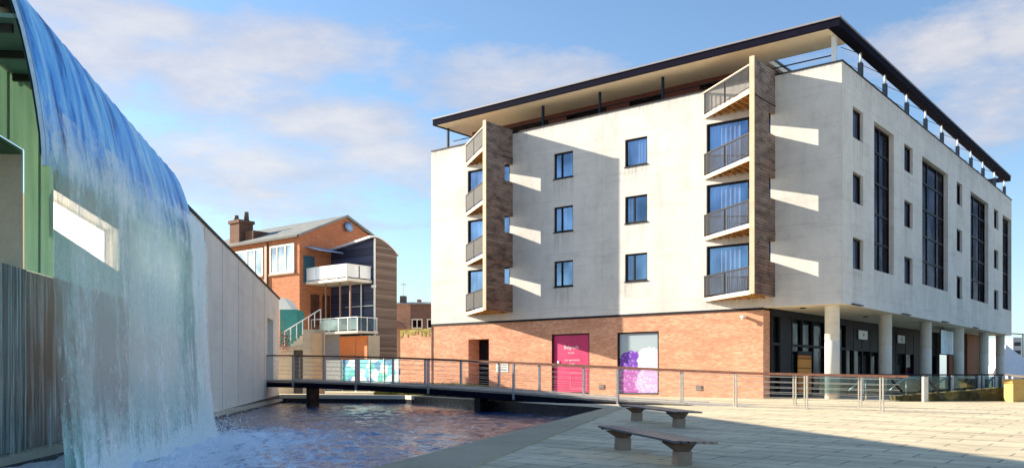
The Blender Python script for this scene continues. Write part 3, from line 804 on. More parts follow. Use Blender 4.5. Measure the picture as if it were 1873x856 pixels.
sbar(2.12, 3.53, .22, 4.1, .07)
for a, b in zip(xb[7:-1], xb[8:]): sbar(a + .07, b - .07, 2.78, 4.1, .07)
sbar(20.47, 22.33, .22, 2.65, .07); sbar(27.0, 28.8, .22, 2.65, .07)
mb.build('shopfront_frame', M_dark, AB)
mb = MB(); mb.quad([(.95, SY + .04, 0), (33.4, SY + .04, 0), (33.4, SY + .04, Z_SOF), (.95, SY + .04, Z_SOF)]); mb.build('shopfront_glass', M_glassS, AB)
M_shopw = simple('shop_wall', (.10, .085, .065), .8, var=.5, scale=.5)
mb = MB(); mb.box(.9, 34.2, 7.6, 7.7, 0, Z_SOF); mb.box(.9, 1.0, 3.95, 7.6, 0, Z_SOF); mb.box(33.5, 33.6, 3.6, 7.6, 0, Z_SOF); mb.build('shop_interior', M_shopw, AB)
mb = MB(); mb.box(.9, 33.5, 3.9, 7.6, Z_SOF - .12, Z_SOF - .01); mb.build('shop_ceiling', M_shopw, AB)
mb = MB(); mb.box(33.6, 41.9, 2.9, 3.1, 0, Z_SOF); mb.box(36.2, 41.2, 2.15, 2.3, 0, Z_SOF); mb.build('timber_screen', mat_boards('red_timber', (.20, .07, .03), (.32, .125, .055), .3, False), AB)
mb = MB()
for (x, w_, z1) in ((4.0, .8, 2.5), (5.4, .6, 2.3), (17.0, .5, 2.4), (13.9, .5, 2.5), (15.8, .35, 2.6), (24.9, 1.6, 1.9)): mb.box(x, x + w_, 4.6, 4.68, .2, z1)
mb.build('shop_display', simple('display_white', (.55, .56, .50), .7, var=.3, scale=1.0), AB)
mb = MB(); mb.box(12.15, 13.3, SY + .10, SY + .2, .25, 2.55); mb.build('shop_door', simple('amber_door', (.42, .20, .05), .5, var=.3, scale=1.0), AB)
mb = MB(); mb.box(4.05, 5.9, SY - .25, SY - .19, .2, 2.2); ob = mb.build('timber_board', mat_boards('orange_ply', (.50, .17, .03), (.70, .29, .06), .5, True), AB)
mb = MB(); mb.box(3.98, 5.97, SY - .26, SY - .18, 2.21, 2.42); mb.build('board_head', M_dark, ob)
for x, tx in ((14.15, '14'), (22.55, '15')):
    mb = MB(); mb.box(x, x + 1.65, SY - .18, SY - .12, 3.38, 3.92); sg = mb.build('shop_sign', M_sign, AB)
    mr = Matrix(((1, 0, 0, 0), (0, 0, -1, 0), (0, 1, 0, 0), (0, 0, 0, 1))); mr.translation = Vector((x + .82, SY - .185, 3.64))
    add_text(tx, .40, M_signtxt, sg, mr)
def mat_banner():
    m, t = new_mat('pale_banner'); c, v, s = wallvec(t)
    n = t.noise(v, 2.2, 4.0)
    colr = t.ramp(n, [(.35, (.42, .58, .68)), (.6, (.66, .76, .80))])
    b = t.n('ShaderNodeBsdfPrincipled', ins={'Base Color': colr, 'Roughness': .4}); finish(t, b); return m
# lamps and brackets under the soffit edge
for x in (2.2, 10.6, 19.4, 28.3):
    mb = MB(); mb.box(x - .9, x + .5, -.16, -.004, Z_SOF + .02, Z_SOF + .07); mb.build('soffit_bracket', M_vent, AB)
mb = MB(); mb.lathe([(.02, 4.47), (.02, 4.25), (.07, 4.22), (.14, 4.08), (.14, 4.0), (.02, 3.98)], 14, (2.3, 1.2)); mb.build('pendant_lamp', simple('lamp_cream', (.85, .78, .62), .4, var=.03), AB)
for x, y in ((1.5, 2.4), (5.5, 2.2), (10, 2.0), (14, 2.0)):
    mb = MB(); mb.lathe([(.14, 4.474), (.16, 4.44), (.05, 4.43)], 12, (x, y)); mb.build('soffit_light', M_dark, AB)
bn = MB(); bn.box(23.6, 28.0, 1.2, 1.26, 2.62, 4.25); bo = bn.build('hanging_sign', mat_banner(), AB)
bn = MB()
for (a, b, c, d) in ((23.54, 28.06, 4.25, 4.31), (23.54, 28.06, 2.56, 2.62), (23.54, 23.6, 2.62, 4.25), (28.0, 28.06, 2.62, 4.25)): bn.box(a, b, 1.19, 1.27, c, d)
bn.box(24.2, 24.24, 1.21, 1.25, 4.31, Z_SOF - .003); bn.box(27.4, 27.44, 1.21, 1.25, 4.31, Z_SOF - .003)
bn.build('sign_frame', M_dark, bo)

# ------------------------------------------------------------------ waterfall building (left)
WB = empty('waterfall_building', tuple(W0), math.atan2(dW.y, dW.x),
           'grey concrete hall with sloping top and curved blue canopy shedding a sheet of water', 'building')
# local x runs away from the camera along the wall, local y goes INTO the building; outward is -y
def wtop(x): return 7.05 - 0.0390 * x
def wall_poly():
    mb = MB()
    OPEN = (-2.4, .90, 3.02, 5.14); PATCH = [(2.35, 3.98), (6.45, 3.62), (6.2, 4.62), (2.3, 4.74)]; DOOR = (32.3, 34.7, .72, 4.2)
    xs = [-8, -2.4, .90, 2.3, 6.45, 32.3, 34.7, 37.3]
    z0 = -.9
    def q(x0, x1, za0, zb0, za1, zb1): mb.quad([(x0, 0, za0), (x1, 0, za1), (x1, 0, zb1), (x0, 0, zb0)])
    for a, b in zip(xs[:-1], xs[1:]):
        if (a, b) == (-2.4, .90): q(a, b, z0, 3.02, z0, 3.02); q(a, b, 6.31, wtop(a), 6.31, wtop(b))
        elif (a, b) == (.90, 2.3): q(a, b, z0, 3.02, z0, 3.02); q(a, b, 6.31, wtop(a), 6.31, wtop(b))
        elif (a, b) == (2.3, 6.45): q(a, b, z0, 3.98, z0, 3.62); q(a, b, 4.74, wtop(a), 4.62, wtop(b))
        elif (a, b) == (32.3, 34.7): q(a, b, z0, .72, z0, .72); q(a, b, 4.2, wtop(a), 4.2, wtop(b))
        else: q(a, b, z0, wtop(a), z0, wtop(b))
    T = .45
    def rev(p, r): mb.quad([(p[0], 0, p[1]), (r[0], 0, r[1]), (r[0], T, r[1]), (p[0], T, p[1])])
    pp = [(2.3, 3.98), (6.45, 3.62), (6.45, 4.62), (2.3, 4.74)]
    for i in range(4): rev(pp[i], pp[(i + 1) % 4])
    for R4 in ((-2.4, .9, 3.02, 5.14), (32.3, 34.7, .72, 4.2)):
        a, b, c, d = R4; cs = [(a, c), (b, c), (b, d), (a, d)]
        for i in range(4): rev(cs[i], cs[(i + 1) % 4])
    # end face at the bridge and rear leaf
    mb.quad([(37.3, 0, z0), (37.3, 9, z0), (37.3, 9, wtop(37.3)), (37.3, 0, wtop(37.3))])
    return mb.build('side_wall', M_conc, WB)
wall_poly()
mb = MB(); mb.prism([(7.9, wtop(7.9)), (37.36, wtop(37.36)), (37.36, wtop(37.36) + .09), (7.9, wtop(7.9) + .09)], lambda u, v, t: (u, t, v), -.06, .5); mb.build('wall_capping', M_dark, WB)
# wall joints and stains are thin grooves of darker mortar
mb = MB()
for x in (13.2, 16.4, 19.7, 23.4, 27.4, 31.2): mb.box(x - .02, x + .02, -.004, .0, -.2, wtop(x) - .02)
mb.build('wall_joint', simple('joint_grey', (.24, .23, .21), .9, var=.2), WB)
mb = MB(); mb.box(32.36, 34.64, .38, .43, .72, 4.16); dd = mb.build('door', simple('slate_door', (.10, .11, .15), .5, var=.2, scale=1.2), WB)
mb = MB(); mb.box(33.5, 33.54, .34, .378, 1.7, 2.0); mb.build('door_handle', M_steel, dd)
# roof strip behind the wall, so the hall has depth
mb = MB()
mb.quad([(9.6, .45, wtop(9.6) - .3), (37.3, .45, wtop(37.3) - .3), (37.3, 9, wtop(37.3) - 1.2), (9.6, 9, wtop(9.6) - 1.2)])
mb.build('flat_roof', M_edge, WB)
# ledge at the foot of the wall
mb = MB(); mb.box(-8, 37.3, -.22, -.003, -.36, -.22); mb.build('wall_ledge', M_rim, WB)
mb = MB(); mb.box(-8, 37.3, -.18, -.004, -.9, -.362); mb.build('wet_plinth', M_wet_shade, WB)
# green panels, recess, fluted glass and wet dark stone under the canopy
M_green = mat_render('green_panel', (0.66, 0.92, 0.68), (0.42, 0.74, 0.60), 0.8, 0.5)
def mat_backlit_recess():
    m, t = new_mat('backlit_recess'); c = t.n('ShaderNodeTexCoord').outputs['Object']
    n = t.noise(c, .9, 4.0)
    tr = t.n('ShaderNodeBsdfTranslucent', ins={'Color': t.ramp(n, [(.3, (.20, .21, .17)), (.7, (.30, .31, .25))])})
    df = t.n('ShaderNodeBsdfPrincipled', ins={'Base Color': (.6, .63, .52), 'Roughness': .4})
    mx = t.n('ShaderNodeMixShader', ins={0: .5, 1: tr.outputs[0], 2: df.outputs[0]}); finish(t, mx); return m
M_recess = simple('recess_cream', (.82, .84, .72), .7, var=.12, scale=.8)
mb = MB()
def mat_backlit_green():
    m, t = new_mat('backlit_green'); c, v, s = wallvec(t)
    n = t.noise(t.mapping(c, (.8, .8, .5)), 1.0, 5.0, .65); st = t.noise(t.mapping(v, (6, .3, 1)), 1.0, 4.0)
    k = t.ramp(t.math('ADD', t.math('MULTIPLY', n, .6), t.math('MULTIPLY', st, .4)), [(.35, (.030, .068, .045)), (.65, (.075, .135, .085))])
    tr = t.n('ShaderNodeBsdfTranslucent', ins={'Color': k}); df = t.n('ShaderNodeBsdfPrincipled', ins={'Base Color': (.5, .76, .55), 'Roughness': .25})
    ad = t.n('ShaderNodeMixShader', ins={0: .45, 1: tr.outputs[0], 2: df.outputs[0]}); finish(t, ad); return m
mb.quad([(-2.4, -.02, 5.142), (.90, -.02, 5.142), (.90, -.02, 6.31), (-2.4, -.02, 6.31)]); mb.quad([(.90, -.02, 3.02), (2.28, -.02, 3.02), (2.28, -.02, 6.31), (.90, -.02, 6.31)])
mb.build('backlit_green_wall', mat_backlit_green(), WB)  # green wall panels, made translucent so sun from behind brightens them
for x in (-1.0, .2, 1.55):
    mb = MB(); mb.box(x - .02, x + .02, -.05, -.021, 5.15 if x < .9 else 3.03, 6.30); mb.build('panel_bar', simple('green_bar', (.16, .28, .20), .5), WB)
mb = MB(); mb.box(-2.4, .95, .455, .5, 2.9, 5.3); mb.build('recess_panel', mat_backlit_recess(), WB)  # back of the recess, made translucent to glow with sun from behind
mb = MB(); mb.box(-2.38, .895, .01, .44, 5.06, 5.136); mb.build('recess_lintel', simple('deep_green', (.03, .13, .06), .5), WB)
def mat_flute():
    m, t = new_mat('fluted_glass'); c = t.n('ShaderNodeTexCoord').outputs['Object']
    n = t.noise(t.mapping(c, (14, 1, .25)), 1.0, 5.0, .65)
    colr = t.ramp(n, [(.34, (.05, .05, .042)), (.52, (.20, .22, .20)), (.72, (.60, .70, .68))])
    b = t.n('ShaderNodeBsdfPrincipled', ins={'Base Color': colr, 'Roughness': .2}); finish(t, b); return m
M_flute = mat_flute()
mb = MB()
for k in range(44):
    x = -2.4 + k * .075
    mb.tube([(x, -.05, -.2), (x, -.05, 3.0)], .034, 6)
mb.build('fluted_panel', M_flute, WB)
M_wetwall = mat_render('wet_stone', (0.24, 0.165, 0.125), (0.07, 0.055, 0.055), 0.9, 0.3)
mb = MB(); mb.box(.92, 7.2, -.02, -.002, -.2, 3.0); mb.build('stone_panel', M_wetwall, WB)
M_teal = mat_render('teal_panel', (0.50, 0.76, 0.70), (0.26, 0.46, 0.46), 0.9, 0.3)
mb = MB(); mb.prism([(2.3, 3.02), (7.2, 3.02), (7.2, 6.3), (6.46, 6.3), (6.46, 3.6), (2.3, 3.96)], lambda u, v, t: (u, t, v), -.028, -.002); mb.build('teal_panel', M_teal, WB)
mb = MB(); mb.prism([(7.22, -.2), (14.9, -.2), (14.9, wtop(14.9) - .05), (7.22, wtop(7.22) - .3)], lambda u, v, t: (u, t, v), -.026, -.003)
mb.build('glass_cladding', mat_render('pale_teal_glass', (0.66, 0.86, 0.84), (0.42, 0.68, 0.68), 0.7, 0.2), WB)
# added translucent panel in the shape of the bright sun patch behind the fall
def mat_sun_patch():
    m, t = new_mat('sun_patch_panel')
    c = t.n('ShaderNodeTexCoord').outputs['Object']
    n = t.noise(c, 3.0, 5.0)
    tr = t.n('ShaderNodeBsdfTranslucent', ins={'Color': t.ramp(n, [(.3, (.85, .85, .85)), (.7, (1, 1, 1))])})
    tp = t.n('ShaderNodeBsdfTransparent', ins={'Color': (1, 1, 1)})
    mx = t.n('ShaderNodeMixShader', ins={0: 0.12, 1: tr.outputs[0], 2: tp.outputs[0]}); finish(t, mx); return m
mb = MB(); mb.quad([(2.3, .30, 3.98), (6.45, .30, 3.62), (6.45, .30, 4.62), (2.3, .30, 4.74)]); mb.build('sun_patch_panel', mat_sun_patch(), WB)

# canopy: curved shell, lofted from a tall near profile to a lower far one
XN, XF = -2.2, 7.85
PROF = [(.0, -.06), (.0, 0.0), (.015, .07), (.06, .16), (.12, .27), (.20, .38), (.29, .49), (.41, .61), (.56, .73), (.75, .84), (1.0, .925), (1.4, .985), (2.0, 1.0), (3.4, .99)]
NEARP = [(0, -.2), (0, 0), (.015, .26), (.06, .6), (.12, 1.0), (.20, 1.4), (.29, 1.8), (.41, 2.2), (.56, 2.5), (.75, 2.72), (1.0, 2.87), (1.4, 2.95), (2.0, 2.97), (3.4, 2.95)]
LIPZ, LIPY = 4.40, -1.52
def shell(u, k, inset=0.0):
    """u 0..1 along the canopy, k index in the profile"""
    dx, h = PROF[k]
    ddx = lerp(NEARP[k][0], dx * .72, u); dz = lerp(NEARP[k][1], h * 2.25, u)
    return Vector((lerp(XN, XF, u), LIPY + ddx + inset, LIPZ + dz - inset * .6))
def mat_canopy():
    m, t = new_mat('canopy_water_sky_blue')
    c = t.n('ShaderNodeTexCoord').outputs['Object']
    s = t.n('ShaderNodeSeparateXYZ'); t.put(s.inputs[0], c)
    warp = t.noise(t.mapping(c, (1.0, .5, .35)), 1.0, 3.0)
    sx = t.n('ShaderNodeCombineXYZ', ins={0: t.math('ADD', s.outputs[0], t.math('MULTIPLY', warp, .5)), 1: t.math('MULTIPLY', s.outputs[2], .10), 2: 0.0})
    st1 = t.noise(sx.outputs[0], 2.2, 4.0, .6); st2 = t.noise(t.mapping(sx.outputs[0], (1, 1.6, 1)), 9.0, 4.0, .6)
    f = t.math('ADD', t.math('MULTIPLY', st1, .65), t.math('MULTIPLY', st2, .35))
    colr = t.ramp(f, [(.37, (.010, .06, .20)), (.44, (.06, .34, .88)), (.54, (.22, .62, 1.0)), (.66, (.66, .92, 1.0))])  # blue of the reflected sky painted into the water streaks
    spk = t.noise(t.mapping(c, (14, 14, 5)), 1.0, 5.0, .75)
    lowz = t.ramp(t.math('DIVIDE', t.math('SUBTRACT', 6.3, s.outputs[2]), 1.9), [(0, 0), (1, 1)])
    wf = t.ramp(t.math('ADD', t.math('MULTIPLY', lowz, .33), t.math('ADD', t.math('MULTIPLY', spk, .6), t.math('MULTIPLY', st2, .35))), [(.66, 0), (.86, .9)])
    colr = t.mix(wf, colr, (.78, .92, .95))
    bp = t.n('ShaderNodeBump', ins={'Strength': .7, 'Distance': .08, 'Height': f})
    b = t.n('ShaderNodeBsdfPrincipled', ins={'Base Color': colr, 'Roughness': .28, 'Normal': bp.outputs[0], 'Metallic': .1, 'Specular IOR Level': .6})
    finish(t, b); return m
def loft(inset, n=60, k0=0):
    mb = MB(); g = []
    for i in range(n + 1):
        g.append([mb.bm.verts.new(shell(i / n, k, inset) + (Vector((0, .035 * math.sin(i * 1.9 + .6 * math.sin(i * .7)) * (0.2 if k > 9 else .8), 0)) if inset == 0 else Vector())) for k in range(k0, len(PROF))])
    for i in range(n):
        for k in range(len(g[0]) - 1):
            f = mb.bm.faces.new((g[i][k], g[i + 1][k], g[i + 1][k + 1], g[i][k + 1])); f.smooth = True
    return mb
loft(0.0).build('canopy', mat_canopy(), WB)
cn = loft(0.09, 12, 1).build('canopy_lining', simple('dark_green_lining', (.10, .20, .17), .5, var=.3, scale=.6), WB)
M_lin = MATS['dark_green_lining']
mb = MB(); vs = [(XN + .02, -1.13, 6.32), (XF - .1, -.93, 6.32), (XF - .1, -.035, 6.32), (XN + .02, -.035, 6.32)]
a = [mb.bm.verts.new(p) for p in vs]; b = [mb.bm.verts.new((p[0], p[1], 6.38)) for p in vs]
mb.bm.faces.new(a[::-1]); mb.bm.faces.new(b)
for k in range(4): mb.bm.faces.new((a[k], a[(k + 1) % 4], b[(k + 1) % 4], b[k]))
mb.build('canopy_soffit', M_lin, WB)
for k in range(9):
    x = XN + .25 + k * 1.15
    mb = MB(); mb.box(x, x + .07, -.95, -.036, 6.20, 6.318); mb.build('soffit_rib', M_black, WB)
for u in (.14, .26, .38, .5, .65, .8):
    mb = MB()
    for k in range(4, len(PROF) - 1): mb.beam(shell(u, k, .16), shell(u, k + 1, .16), .09, .14, up=(1, 0, 0))
    mb.build('canopy_rib', M_black, WB)
for u in (0.0, 1.0):                            # near and far rims of the shell
    mb = MB()
    for k in range(0, len(PROF) - 1): mb.beam(shell(u, k, .03), shell(u, k + 1, .03), .05, .06, up=(1, 0, 0))
    mb.build('canopy_rim', simple('rim_blue_white', (.45, .66, .85), .35, var=.1), WB)

# falling water: three thin translucent sheets hanging from the canopy lip
def mat_fall(name, seed, cover, tintA, tintB):
    m, t = new_mat(name)
    c = t.n('ShaderNodeTexCoord').outputs['Object']
    s = t.n('ShaderNodeSeparateXYZ'); t.put(s.inputs[0], c)
    warp = t.noise(t.mapping(c, (1.3, 1, .5), loc=(seed, 0, 0)), 1.0, 3.0)
    u = t.math('ADD', t.math('ADD', s.outputs[0], seed), t.math('MULTIPLY', warp, .35))
    v1 = t.n('ShaderNodeCombineXYZ', ins={0: u, 1: t.math('MULTIPLY', s.outputs[2], .16), 2: 0.0})
    v2 = t.n('ShaderNodeCombineXYZ', ins={0: u, 1: t.math('MULTIPLY', s.outputs[2], .30), 2: 0.0})
    big = t.noise(v1.outputs[0], .85, 3.0, .55); mid = t.noise(v2.outputs[0], 3.6, 6.0, .72)
    clump = t.noise(t.mapping(c, (2.2, 2.2, 1.3), loc=(0, seed, 0)), 1.0, 7.0, .78); fin = t.noise(t.mapping(c, (26, 26, 7.0)), 1.0, 4.0, .75)
    f = t.math('ADD', t.math('ADD', t.math('MULTIPLY', big, .45), t.math('MULTIPLY', mid, .35)), t.math('ADD', t.math('MULTIPLY', clump, .35), t.math('MULTIPLY', fin, .22)))
    f = t.math('MULTIPLY_ADD', t.math('SUBTRACT', f, .685), 1.25, .625)
    # the far third of the sheet runs smooth and unbroken
    smooth_ = t.ramp(t.math('DIVIDE', t.math('SUBTRACT', s.outputs[0], 3.6), 4.0), [(0, 0), (.35, .02), (.6, .17), (1, .25)])
    low = t.ramp(t.math('DIVIDE', t.math('ADD', s.outputs[2], .5), 5.5), [(0.0, .34), (.10, .10), (.20, -.07), (.5, -.08), (.80, -.02), (.855, .09), (.92, -.22), (1.0, -.50)])
    f = t.math('ADD', t.math('ADD', f, smooth_), low)
    f = t.math('SUBTRACT', f, t.math('MULTIPLY', t.ramp(t.math('DIVIDE', t.math('SUBTRACT', XF, s.outputs[0]), .55), [(0, 1), (1, 0)]), .55))
    a = t.ramp(f, [(.60 - cover, 0.0), (.70 - cover, .45), (.82 - cover, .97)])
    a = t.math('MAXIMUM', a, t.math('MULTIPLY', t.ramp(t.math('DIVIDE', t.math('SUBTRACT', XF, s.outputs[0]), .55), [(0, 0), (1, 1)]), t.math('MULTIPLY', t.ramp(t.math('DIVIDE', t.math('SUBTRACT', LIPZ + .4, s.outputs[2]), .7), [(0, 0), (1, 1)]), .20)))
    colr = t.ramp(t.math('ADD', t.math('MULTIPLY', mid, .6), t.math('MULTIPLY', fin, .4)), [(.35, tintA), (.65, tintB)])
    df = t.n('ShaderNodeBsdfDiffuse', ins={'Color': colr}); tl = t.n('ShaderNodeBsdfTranslucent', ins={'Color': colr})
    gl = t.n('ShaderNodeBsdfGlossy', ins={'Color': (.8, .9, 1.0), 'Roughness': .25})
    m1 = t.n('ShaderNodeMixShader', ins={0: .2, 1: df.outputs[0], 2: tl.outputs[0]}); m2 = t.n('ShaderNodeMixShader', ins={0: .15, 1: m1.outputs[0], 2: gl.outputs[0]})
    tp = t.n('ShaderNodeBsdfTransparent', ins={'Color': (1, 1, 1)})
    mx = t.n('ShaderNodeMixShader', ins={0: a, 1: tp.outputs[0], 2: m2.outputs[0]}); finish(t, mx); return m
def sheet(seed, off, mat, name):
    mb = MB(); nx, nz = 64, 22; g = []
    for i in range(nx + 1):
        u = i / nx; row = []
        for j in range(nz + 1):
            v = j / nz
            z = lerp(LIPZ + .55, WATER - .02, v)
            y = LIPY - .03 - off * (1 - .3 * v) - .30 * v * v + .05 * math.sin(u * 23 + seed + v * 2) * v + (.10 * (1 - v / .12) if v < .12 else 0)
            row.append(mb.bm.verts.new((lerp(XN, XF, u) + .06 * math.sin(v * 3 + seed), y, z)))
        g.append(row)
    for i in range(nx):
        for j in range(nz):
            f = mb.bm.faces.new((g[i][j], g[i + 1][j], g[i + 1][j + 1], g[i][j + 1])); f.smooth = True
    return mb.build(name, mat, WF, recalc=False)
WF = empty('waterfall', tuple(W0), math.atan2(dW.y, dW.x), 'white and teal sheet of falling water from the canopy into the pool')
WF['kind'] = 'structure'
sheet(0.0, .0, mat_fall('fall_inner', 3.0, .035, (.44, .78, .68), (.84, .97, .92)), 'water_sheet')
sheet(2.1, .14, mat_fall('fall_middle', 17.0, .01, (.58, .88, .80), (.95, 1.0, .97)), 'water_sheet')
sheet(4.4, .30, mat_fall('fall_outer', 31.0, -.01, (.78, .95, .90), (1.0, 1.0, .98)), 'water_sheet')
# thin film of water running down the stone behind the fall
mb = MB(); nx = 30
for i in range(nx):
    xa, xb_ = lerp(-2.35, 7.3, i / nx), lerp(-2.35, 7.3, (i + 1) / nx)
    mb.quad([(xa, -.13 - .03 * (i % 2), -.3), (xb_, -.13 - .03 * ((i + 1) % 2), -.3), (xb_, -.12, 3.02), (xa, -.12, 3.02)])
def mat_film():
    m, t = new_mat('water_film'); c = t.n('ShaderNodeTexCoord').outputs['Object']
    n1 = t.noise(t.mapping(c, (9, 1, .22)), 1.0, 5.0, .7); n2 = t.noise(t.mapping(c, (30, 1, .9)), 1.0, 4.0, .7); n3 = t.noise(t.mapping(c, (.8, 1, .5)), 1.0, 4.0)
    f = t.math('ADD', t.math('ADD', t.math('MULTIPLY', n1, .5), t.math('MULTIPLY', n2, .3)), t.math('MULTIPLY', n3, .35))
    a = t.ramp(f, [(.56, 0.0), (.72, .75)])
    df = t.n('ShaderNodeBsdfPrincipled', ins={'Base Color': (.86, .95, .94), 'Roughness': .25})
    tp = t.n('ShaderNodeBsdfTransparent'); mx = t.n('ShaderNodeMixShader', ins={0: a, 1: tp.outputs[0], 2: df.outputs[0]}); finish(t, mx); return m
mb.build('water_film', mat_film(), WF, recalc=False)
# spray: droplets round the foot of the fall
mb = MB(); rnd = random.Random(5)
for i in range(5200):
    x = rnd.uniform(XN - .3, XF + .3); o = abs(rnd.gauss(0, .75)); z = WATER + abs(rnd.gauss(0, .55)) * math.exp(-o * .6)
    y = LIPY - .3 - o + rnd.uniform(-.2, .25); r = rnd.uniform(.0015, .0065); st_ = rnd.uniform(1, 5)
    p = Vector((x, y, z))
    a = [mb.bm.verts.new(p + Vector(q)) for q in ((r, 0, 0), (-r * .5, r * .87, 0), (-r * .5, -r * .87, 0), (0, 0, r * 1.5 * st_), (0, 0, -r * st_))]
    for q in ((0, 1, 3), (1, 2, 3), (2, 0, 3), (1, 0, 4), (2, 1, 4), (0, 2, 4)): mb.bm.faces.new([a[k] for k in q])
sp = mb.build('spray', simple('spray_white', (.90, .94, .98), .3, var=.02), None, recalc=False)
sp.location = W0; sp.rotation_euler = (0, 0, math.atan2(dW.y, dW.x))
tag(sp, 'white spray of droplets where the falling sheet meets the pool', 'spray', kind='stuff')

# ------------------------------------------------------------------ footbridge
A_ = Vector((12.3, 29.0, 0)); B_ = wp(32.3, 0, 0); B_ = Vector((-12.97, 46.7, 0))
dB = (B_ - A_).normalized(); nB = Vector((-dB.y, dB.x, 0)); nB = nB if nB.y > 0 else -nB
FB = empty('footbridge', tuple(A_), math.atan2(dB.y, dB.x), 'long dark steel footbridge with wooden handrails crossing the pool to the concrete hall', 'footbridge')
# local +x runs along the bridge towards the hall; the far side is local -y
def interp(tab, s):
    for (a, za), (b, zb) in zip(tab[:-1], tab[1:]):
        if s <= b: return lerp(za, zb, (s - a) / (b - a))
    return tab[-1][1]
DECK = [(4.0, -.01), (6.5, .02), (9.85, .13), (14.8, .40), (19.5, .60), (24.1, .75), (28.6, .84), (31.3, .86)]
RAILZ = [(-.3, 1.09), (5.0, 1.21), (9.85, 1.42), (14.8, 1.65), (19.5, 1.86), (24.1, 2.04), (28.6, 2.15), (31.2, 2.19)]
WB_ = 2.0
ss = [4.0 + .5 * k for k in range(55)]
mb = MB()
for a, b in zip(ss[:-1], ss[1:]):
    za, zb = interp(DECK, a), interp(DECK, b)
    vs = [mb.bm.verts.new(p) for p in ((a, -WB_, za - .08), (b, -WB_, zb - .08), (b, 0, zb - .08), (a, 0, za - .08), (a, -WB_, za), (b, -WB_, zb), (b, 0, zb), (a, 0, za))]
    for q in ((4, 5, 6, 7), (0, 3, 2, 1), (0, 1, 5, 4), (3, 7, 6, 2)): mb.bm.faces.new([vs[i] for i in q])
mb.build('deck', simple('grey_boards', (.42, .38, .34), .7, var=.2, scale=2.0), FB)
for side, y in ((0, .04), (1, -WB_ - .04)):
    mb = MB(); mk = MB()
    for a, b in zip(ss[6:-1], ss[7:]):
        za, zb = interp(DECK, a), interp(DECK, b); t0 = min(1, (a - 6.5) / 4); t1 = min(1, (b - 6.5) / 4)
        mb.beam((a, y, za - .04 - .11 * t0 - .06), (b + .01, y, zb - .04 - .11 * t1 - .06), .10, .08 + .17 * t1)
        mk.beam((a, y, za + .045), (b + .005, y, zb + .045), .10, .05)
    mb.build('edge_beam', M_navy, FB); mk.build('kerb_strip', M_steel, FB)
for side, y in ((0, .04), (1, -WB_ - .04)):
    pts = [(s, y, interp(RAILZ, s)) for s in [-.3 + .7 * k for k in range(46)] if s < 31.2]
    mb = MB()
    for a, b in zip(pts[:-1], pts[1:]): mb.beam(a, (b[0] + .01, b[1], b[2]), .11, .075)
    mb.build('handrail', M_rail if True else M_dark, FB)
def zg(s):
    p = A_ + dB * s; return gz(p.x, p.y)
M_gpost = simple('grey_post', (.33, .34, .37), .4, .4, .15)
M_cpost = simple('cream_steel_post', (.62, .57, .48), .4, .25, .12)
near = [.09, 2.55, 5.07, 9.85, 14.82, 19.55, 24.13, 28.63, 30.75]; far_ = [1.31, 3.64, 8.16, 12.71, 15.0, 17.22, 19.45, 21.67, 23.8, 26.2, 28.76, 30.75]
for lst, y, sg in ((near, .13, 1), (far_, -WB_ - .13, -1)):
    for s in lst:
        zb = zg(s) if s < 9 else interp(DECK, s) - .30
        zt = interp(RAILZ, s) - .035
        mb = MB()
        if s < 9:
            mb.box(s - .05, s - .012, y - .05, y + .05, zb, zt); mb.box(s + .04, s + .075, y - .04, y + .04, zb, zt - .0)
            mb.box(s - .07, s + .09, y - .07, y + .07, zb, zb + .03)
        else: mb.box(s - .035, s + .035, y - .06, y + .06, zb, zt)
        mb.build('post', M_cpost if s < 9 else M_gpost, FB)
for y in (.13, -WB_ - .13):
    for k in range(6):
        mb = MB(); pts = []
        for q in range(32):
            s = 0 + q * .995
            zb = max(zg(s) if s < 12 else -9, interp(DECK, s) if s > 6 else -9); zt = interp(RAILZ, s)
            pts.append((s, y, lerp(zb + .12, zt - .10, k / 5)))
        mb.tube(pts, .007, 5); mb.build('cable', M_steel, FB)
for s in (28.42, 17.4):
    zt = interp(DECK, s) - .10
    mb = MB(); mb.box(s - .16, s + .16, -1.3, -.7, -1.0, zt - .22); mb.box(s - .22, s + .22, -WB_ + .1, -.1, zt - .22, zt)
    mb.build('pier', M_wet_shade, FB)

# ------------------------------------------------------------------ benches
def make_bench():
    root = empty('bench')
    L_, W_ = 3.4, .64
    # seat of long slats, tapering ends; local x along the bench
    M_bs = [simple('dark_slat', (.095, .085, .105), .4, var=.25, scale=3.0), simple('tan_slat', (.40, .30, .21), .55, var=.2, scale=3.0)]
    n = 6; gap = .018; wv = W_ / n
    for g, (k0, k1, mt, nm) in enumerate(((0, 3, M_bs[0], 'front_slats'), (3, 6, M_bs[1], 'rear_slats'))):
        mb = MB()
        for k in range(k0, k1):
            y0 = -W_ / 2 + k * wv
            sh = k * .05
            mb.box(-L_ / 2 + sh, L_ / 2 + sh, y0, y0 + wv - gap, .40, .44, bev=.006)
        mb.build(nm, mt, root)
    mb = MB()
    for x in (-1.55, -.3, 1.2): mb.box(x - .03, x + .03, -W_ / 2 + .02, W_ / 2 - .02, .375, .399)
    mb.build('batten', M_dark, root)
    M_leg = mat_render('bench_stone', (.36, .275, .215), (.17, .125, .10), .8) if 'bench_stone' not in MATS else MATS['bench_stone']
    for x in (-1.25, 1.25):
        mb = MB()                          # stone block, rotated a little, with flared bracket above
        mb.prism([(-.11, 0), (.14, 0), (.15, .23), (-.09, .23)], lambda u, v, t: (x + t, u, v), -.12, .12)
        lg = mb.build('leg', M_leg, root)
        mb = MB()
        mb.prism([(-.09, .232), (.13, .232), (.26, .374), (-.31, .374)], lambda u, v, t: (x + t, u, v), -.08, .08)
        mb.build('bracket', simple('rust_bracket', (.14, .085, .055), .7, var=.4, scale=6.0), lg)
    return root
b1 = make_bench()
